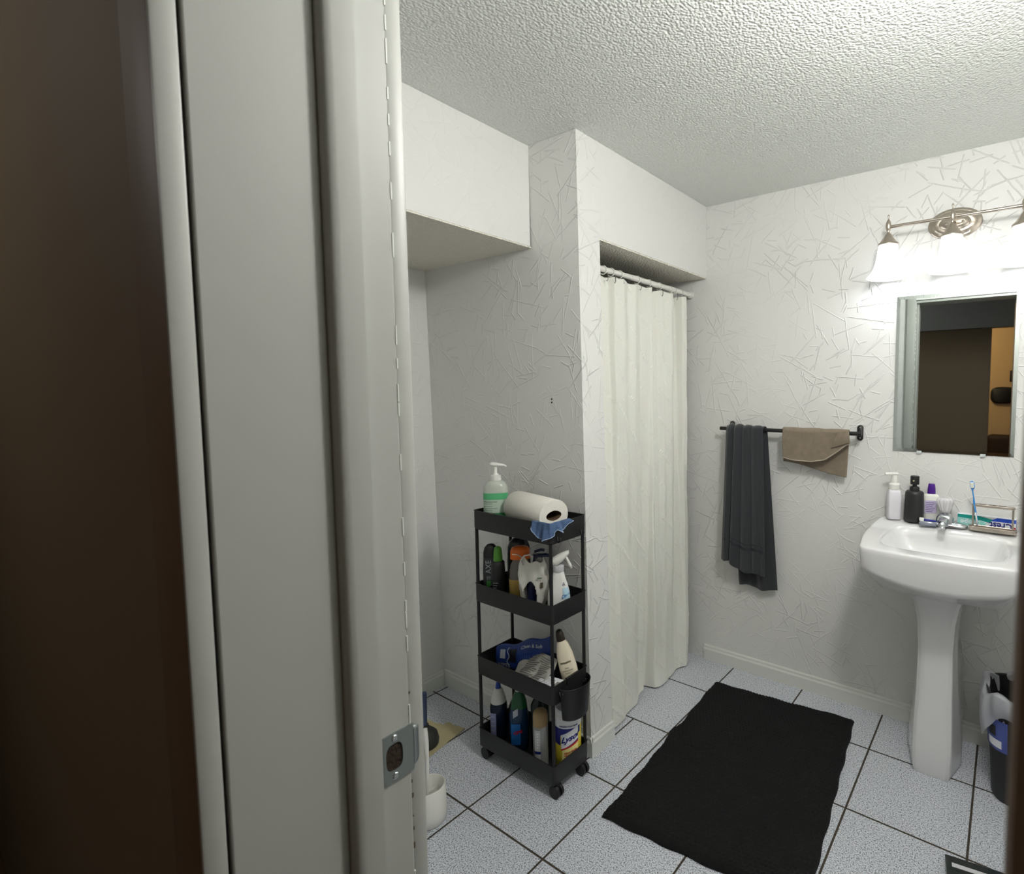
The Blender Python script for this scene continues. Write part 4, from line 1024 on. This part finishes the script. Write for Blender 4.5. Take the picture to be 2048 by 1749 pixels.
t = thing('cream_lotion_bottle', 'cream lotion bottle with a brown-black cap tilted in the third tier', 'bottle', (.014, -1.020, tz(1)+.010), rot=(math.radians(4), math.radians(-15), math.radians(0)))
CRM = mat('cream_plastic', (232, 222, 198), .3)
sub = CAM+PI/2
def rz(bm, a): bmesh.ops.rotate(bm, verts=bm.verts, matrix=Matrix.Rotation(a, 3, 'Z')); return bm
obj('body', rz(loft([(0, .026, .017), (.004, .030, .020), (.06, .0315, .021), (.11, .029, .019), (.145, .021, .016), (.160, .014, .013)], 36, 2.3), sub), CRM, t, True, 50)
obj('cap', rz(loft([(.159, .0155, .0145), (.180, .0145, .0135), (.195, .011, .010), (.200, .004, .004)], 28, 2.2), sub), mat('brown_black_cap', (42, 34, 28), .35), t, True, 50)
def on_rot(f, a=sub):
    c, s = math.cos(a), math.sin(a)
    return lambda x, y: (lambda p: (p[0]*c-p[1]*s, p[0]*s+p[1]*c, p[2]))(f(x, y))
lettering('aveeno', .0130, mat('olive_ink', (70, 66, 44), .5), t, on_rot(lambda x, y: ((.0325)*math.cos(-PI/2-.1+x/.030), .0222*math.sin(-PI/2-.1+x/.030), .086+y)), bold=.0002)
for k in range(3): lettering(['daily', 'moisturizing', 'lotion'][k], .0075, mat('olive_ink2', (104, 104, 80), .5), t, on_rot(lambda x, y, k=k: ((.0328)*math.cos(-PI/2-.1+x/.030), .0224*math.sin(-PI/2-.1+x/.030), .066-k*.009+y)))
pb = grid(lambda u, v: on_rot(lambda x, y: ((.0324)*math.cos(math.radians(-125+70*u)), .0219*math.sin(math.radians(-125+70*u)), .022+.012*v))(0, 0), 12, 1)
obj('green_band', pb, mat('sage_band', (112, 128, 92), .45), t, True)

# --- tier 1 (bottom)
t = thing('bleach_bottle', 'dark blue cleaner bottle with white cone top and blue nozzle', 'bottle', (-.318, -1.078, tz(0)), CAM+PI/2)
obj('body', loft([(0, .028, .022), (.004, .031, .025), (.10, .031, .025), (.132, .032, .026), (.142, .030, .024), (.150, .026, .022)], 36, 2.4), mat('dark_navy_bottle', (18, 32, 56), .25), t, True, 50)
obj('cone_top', lathe([(.0285, .146), (.028, .154), (.021, .178), (.016, .196), (.012, .200)], 32), WHITEP, t, True, 50)
obj('nozzle', lathe([(.011, .199), (.010, .206), (.007, .222), (.004, .226), (.001, .226)], 22), mat('cobalt_nozzle', (36, 66, 160), .35), t, True, 50)
patch(.031, .0255, math.radians(-165), math.radians(-100), .012, .112, mat('lilac_label', (150, 156, 200), .4), t, 'label', eps=.0008, p=2.4)
for k in range(5): patch(.031, .0255, math.radians(-140), math.radians(-112), .096-k*.018, .101-k*.018, WPR, t, 'print_line', eps=.0014, p=2.4)
t = thing('small_dark_bottle', 'small black bottle with a red and blue sliver of label beside the dark blue bottle', 'bottle', (-.262, -1.040, tz(0)), CAM+PI/2)
obj('body', loft([(0, .024, .017), (.004, .027, .020), (.13, .027, .020), (.15, .018, .014)], 30, 2.4), BKB, t, True, 50)
obj('cap', lathe([(.012, .150), (.012, .168), (.001, .170)], 20), BLACKP, t, True, 50)
patch(.027, .0205, math.radians(-160), math.radians(-122), .03, .11, mat('red_blue_label', (96, 62, 96), .4, var=(30, (54, 84, 130), .2)), t, 'label', eps=.0008, p=2.4)
t = thing('dish_soap_bottle', 'tall blue and green dish soap bottle in the middle of the bottom tier', 'bottle', (-.206, -1.075, tz(0)), CAM+PI/2)
BGB = mat('blue_green_bottle', (22, 62, 98), .15, trans=.25)
obj('body', loft([(0, .030, .020), (.004, .034, .023), (.05, .035, .024), (.13, .034, .023), (.160, .030, .021)], 36, 2.4), BGB, t, True, 50)
obj('green_shoulder', loft([(.160, .0302, .0212), (.185, .027, .019), (.210, .020, .016), (.226, .013, .012)], 36, 2.4), mat('green_plastic_shoulder', (34, 100, 58), .2, trans=.2), t, True, 50)
obj('cap', lathe([(.0135, .225), (.0135, .240), (.008, .246), (.001, .247)], 20), WHITEP, t, True, 50)
patch(.0352, .0245, math.radians(-140), math.radians(-84), .028, .108, mat('bright_blue_label', (40, 116, 196), .35), t, 'label', eps=.0012, p=2.4)
lettering('OOPS', .0165, RED, t, lambda x, y: ((.0372)*math.cos(math.radians(-108)+x/.034), .0265*math.sin(math.radians(-108)+x/.034)-.0006, .074+y+.25*x), bold=.0009)
patch(.0345, .0235, math.radians(-122), math.radians(-92), .135, .162, WPR, t, 'white_label_tip', eps=.0012, p=2.4, tilt=.012)
t = thing('dark_green_bottle', 'dark green bottle standing behind the dish soap on the bottom tier', 'bottle', (-.142, -1.030, tz(0)), CAM+PI/2)
obj('body', loft([(0, .030, .020), (.004, .034, .023), (.17, .034, .023), (.20, .020, .016)], 32, 2.4), mat('bottle_green', (24, 44, 40), .2), t, True, 50)
obj('cap', lathe([(.014, .199), (.014, .220), (.001, .222)], 20), mat('dark_green_cap', (30, 66, 50), .4), t, True, 50)
t = thing('aerosol_can', 'grey aerosol can with a tan cap on the bottom tier', 'spray can', (-.070, -1.098, tz(0)), CAM+PI/2)
obj('body', lathe([(.0255, 0), (.0265, .003), (.0265, .150), (.0245, .156)], 36), mat('grey_can', (150, 152, 150), .35, metal=.3), t, True, 50)
obj('cap', lathe([(.0262, .155), (.0262, .185), (.024, .200), (.018, .207), (.001, .209)], 36), mat('tan_cap', (160, 136, 96), .45), t, True, 50)
patch(.0267, .0267, math.radians(-135), math.radians(-90), .030, .146, mat('pale_can_panel', (196, 198, 196), .4), t, 'label_panel')
patch(.0267, .0267, math.radians(-135), math.radians(-88), .060, .070, NAVY, t, 'navy_band', eps=.0012)
patch(.0267, .0267, math.radians(-135), math.radians(-88), .022, .040, mat('black_print', (30, 34, 44), .5), t, 'black_band', eps=.0012)
for k in range(6): patch(.0267, .0267, math.radians(-118), math.radians(-100-(k % 2)*5), .132-k*.010, .136-k*.010, WHC, t, 'print_line', eps=.0012)

t = thing('disinfecting_wipes_canister', 'yellow and blue disinfecting wipes canister at the right end of the bottom tier', 'canister', (-.0045, -1.026, tz(0)), CAM+PI/2)
YEL = mat('yellow_label', (226, 206, 60), .35); NVY = mat('deep_blue_label', (28, 34, 122), .35); PYL = mat('pale_yellow_label', (236, 226, 150), .35); OLV = mat('olive_lemon_print', (150, 144, 40), .45)
RC = .0465
obj('body', lathe([(RC-.002, 0), (RC, .003), (RC, .190), (RC-.002, .193)], 48), YEL, t, True, 50)
obj('lid', lathe([(RC+.0008, .192), (RC+.0008, .205), (RC-.004, .212), (.02, .214), (.001, .214)], 48), WHC, t, True, 50)
D = math.radians
patch(RC, RC, D(-180), D(0), .150, .191, WHC, t, 'white_band', n=32)
patch(RC, RC, D(-180), D(-126), .088, .150, NVY, t, 'blue_panel', n=20)
patch(RC, RC, D(-128), D(-30), .124, .150, NVY, t, 'blue_band', n=20)
# slanted white logo plate
def lg(u, v):
    a = D(-122+78*u); return ((RC+.0014)*math.cos(a), (RC+.0014)*math.sin(a), (.074 if True else 0)+.026*u+v*(.052+.004*u))
obj('logo_plate', grid(lg, 24, 2), WHC, t, True)
obj('red_swoosh', grid(lambda u, v: ((RC+.0022)*math.cos(D(-122+78*u)), (RC+.0022)*math.sin(D(-122+78*u)), .070+.026*u+.008*v*(.6+.4*u)), 24, 1), RED, t, True)
obj('blue_swoosh', grid(lambda u, v: ((RC+.0024)*math.cos(D(-100+56*u)), (RC+.0024)*math.sin(D(-100+56*u)), .0845+.0185*u+.005*v*u), 24, 1), NVY, t, True)
obj('cream_panel', grid(lambda u, v: ((RC+.0010)*math.cos(D(-118+74*u)), (RC+.0010)*math.sin(D(-118+74*u)), .022+v*(.050+.024*u)), 24, 1), PYL, t, True)
obj('lemon_print', grid(lambda u, v: ((RC+.0012)*math.cos(D(-175+150*u)), (RC+.0012)*math.sin(D(-175+150*u)), .002+v*(.022+.006*math.sin(u*9))), 24, 1), OLV, t, True)
cyl = lambda a0, z0, sl=.33, e=.0030: (lambda x, y: ((RC+e)*math.cos(D(a0)+x/RC), (RC+e)*math.sin(D(a0)+x/RC), z0+y+sl*x))
lettering('Lysol', .029, NVY, t, cyl(-84, .1155), bold=.0010, shear=.35)
lettering('KILLS 99.9%', .0085, RED, t, cyl(-80, .066, .25), bold=.0003)
lettering('OF VIRUSES', .0085, RED, t, cyl(-80, .0565, .25), bold=.0003)
lettering('& BACTERIA', .0085, RED, t, cyl(-80, .047, .25), bold=.0003)
lettering('DISINFECTING WIPES', .0068, NVY, t, cyl(-88, .159, .0), bold=.0003)

# ================================================================== things in the rooms the mirror shows
t = thing('wall_ornament', 'black rounded ornament hanging in the orange-lit room seen in the mirror', 'wall ornament', (1.205, -5.395, 1.335))
obj('plaque', rings([[(k*.13*math.copysign(abs(math.cos(a))**.6, math.cos(a)), d, k*.10*math.copysign(abs(math.sin(a))**.6, math.sin(a))) for a in (2*PI*q/48 for q in range(48))] for d, k in ((0, 1), (.03, 1), (.045, .85))]), BLACKP, t, True, 40)
obj('upper_piece', box(.06, .14, -.002, .03, .16, .30, .01), BLACKP, t, True, 40)
t = thing('armchair', 'dark brown armchair at the foot of the orange-lit wall seen in the mirror', 'armchair', (1.35, -5.02, 0))
BRC = mat('dark_brown_leather', (58, 40, 28), .6)
obj('seat', box(-.30, .30, -.30, .30, .18, .46, .05, 3), BRC, t, True, 50)
obj('backrest', box(-.30, .30, -.34, -.20, .30, .86, .06, 3), BRC, t, True, 50)
for s in (-1, 1): obj('armrest', box(s*.34-.07, s*.34+.07, -.32, .30, .12, .62, .05, 3), BRC, t, True, 50)
for sx_ in (-.3, .3):
    for sy_ in (-.28, .26): obj('leg', tube([(sx_, sy_, .001), (sx_, sy_, .16)], .02, 10), BLACKP, t, True, 60)
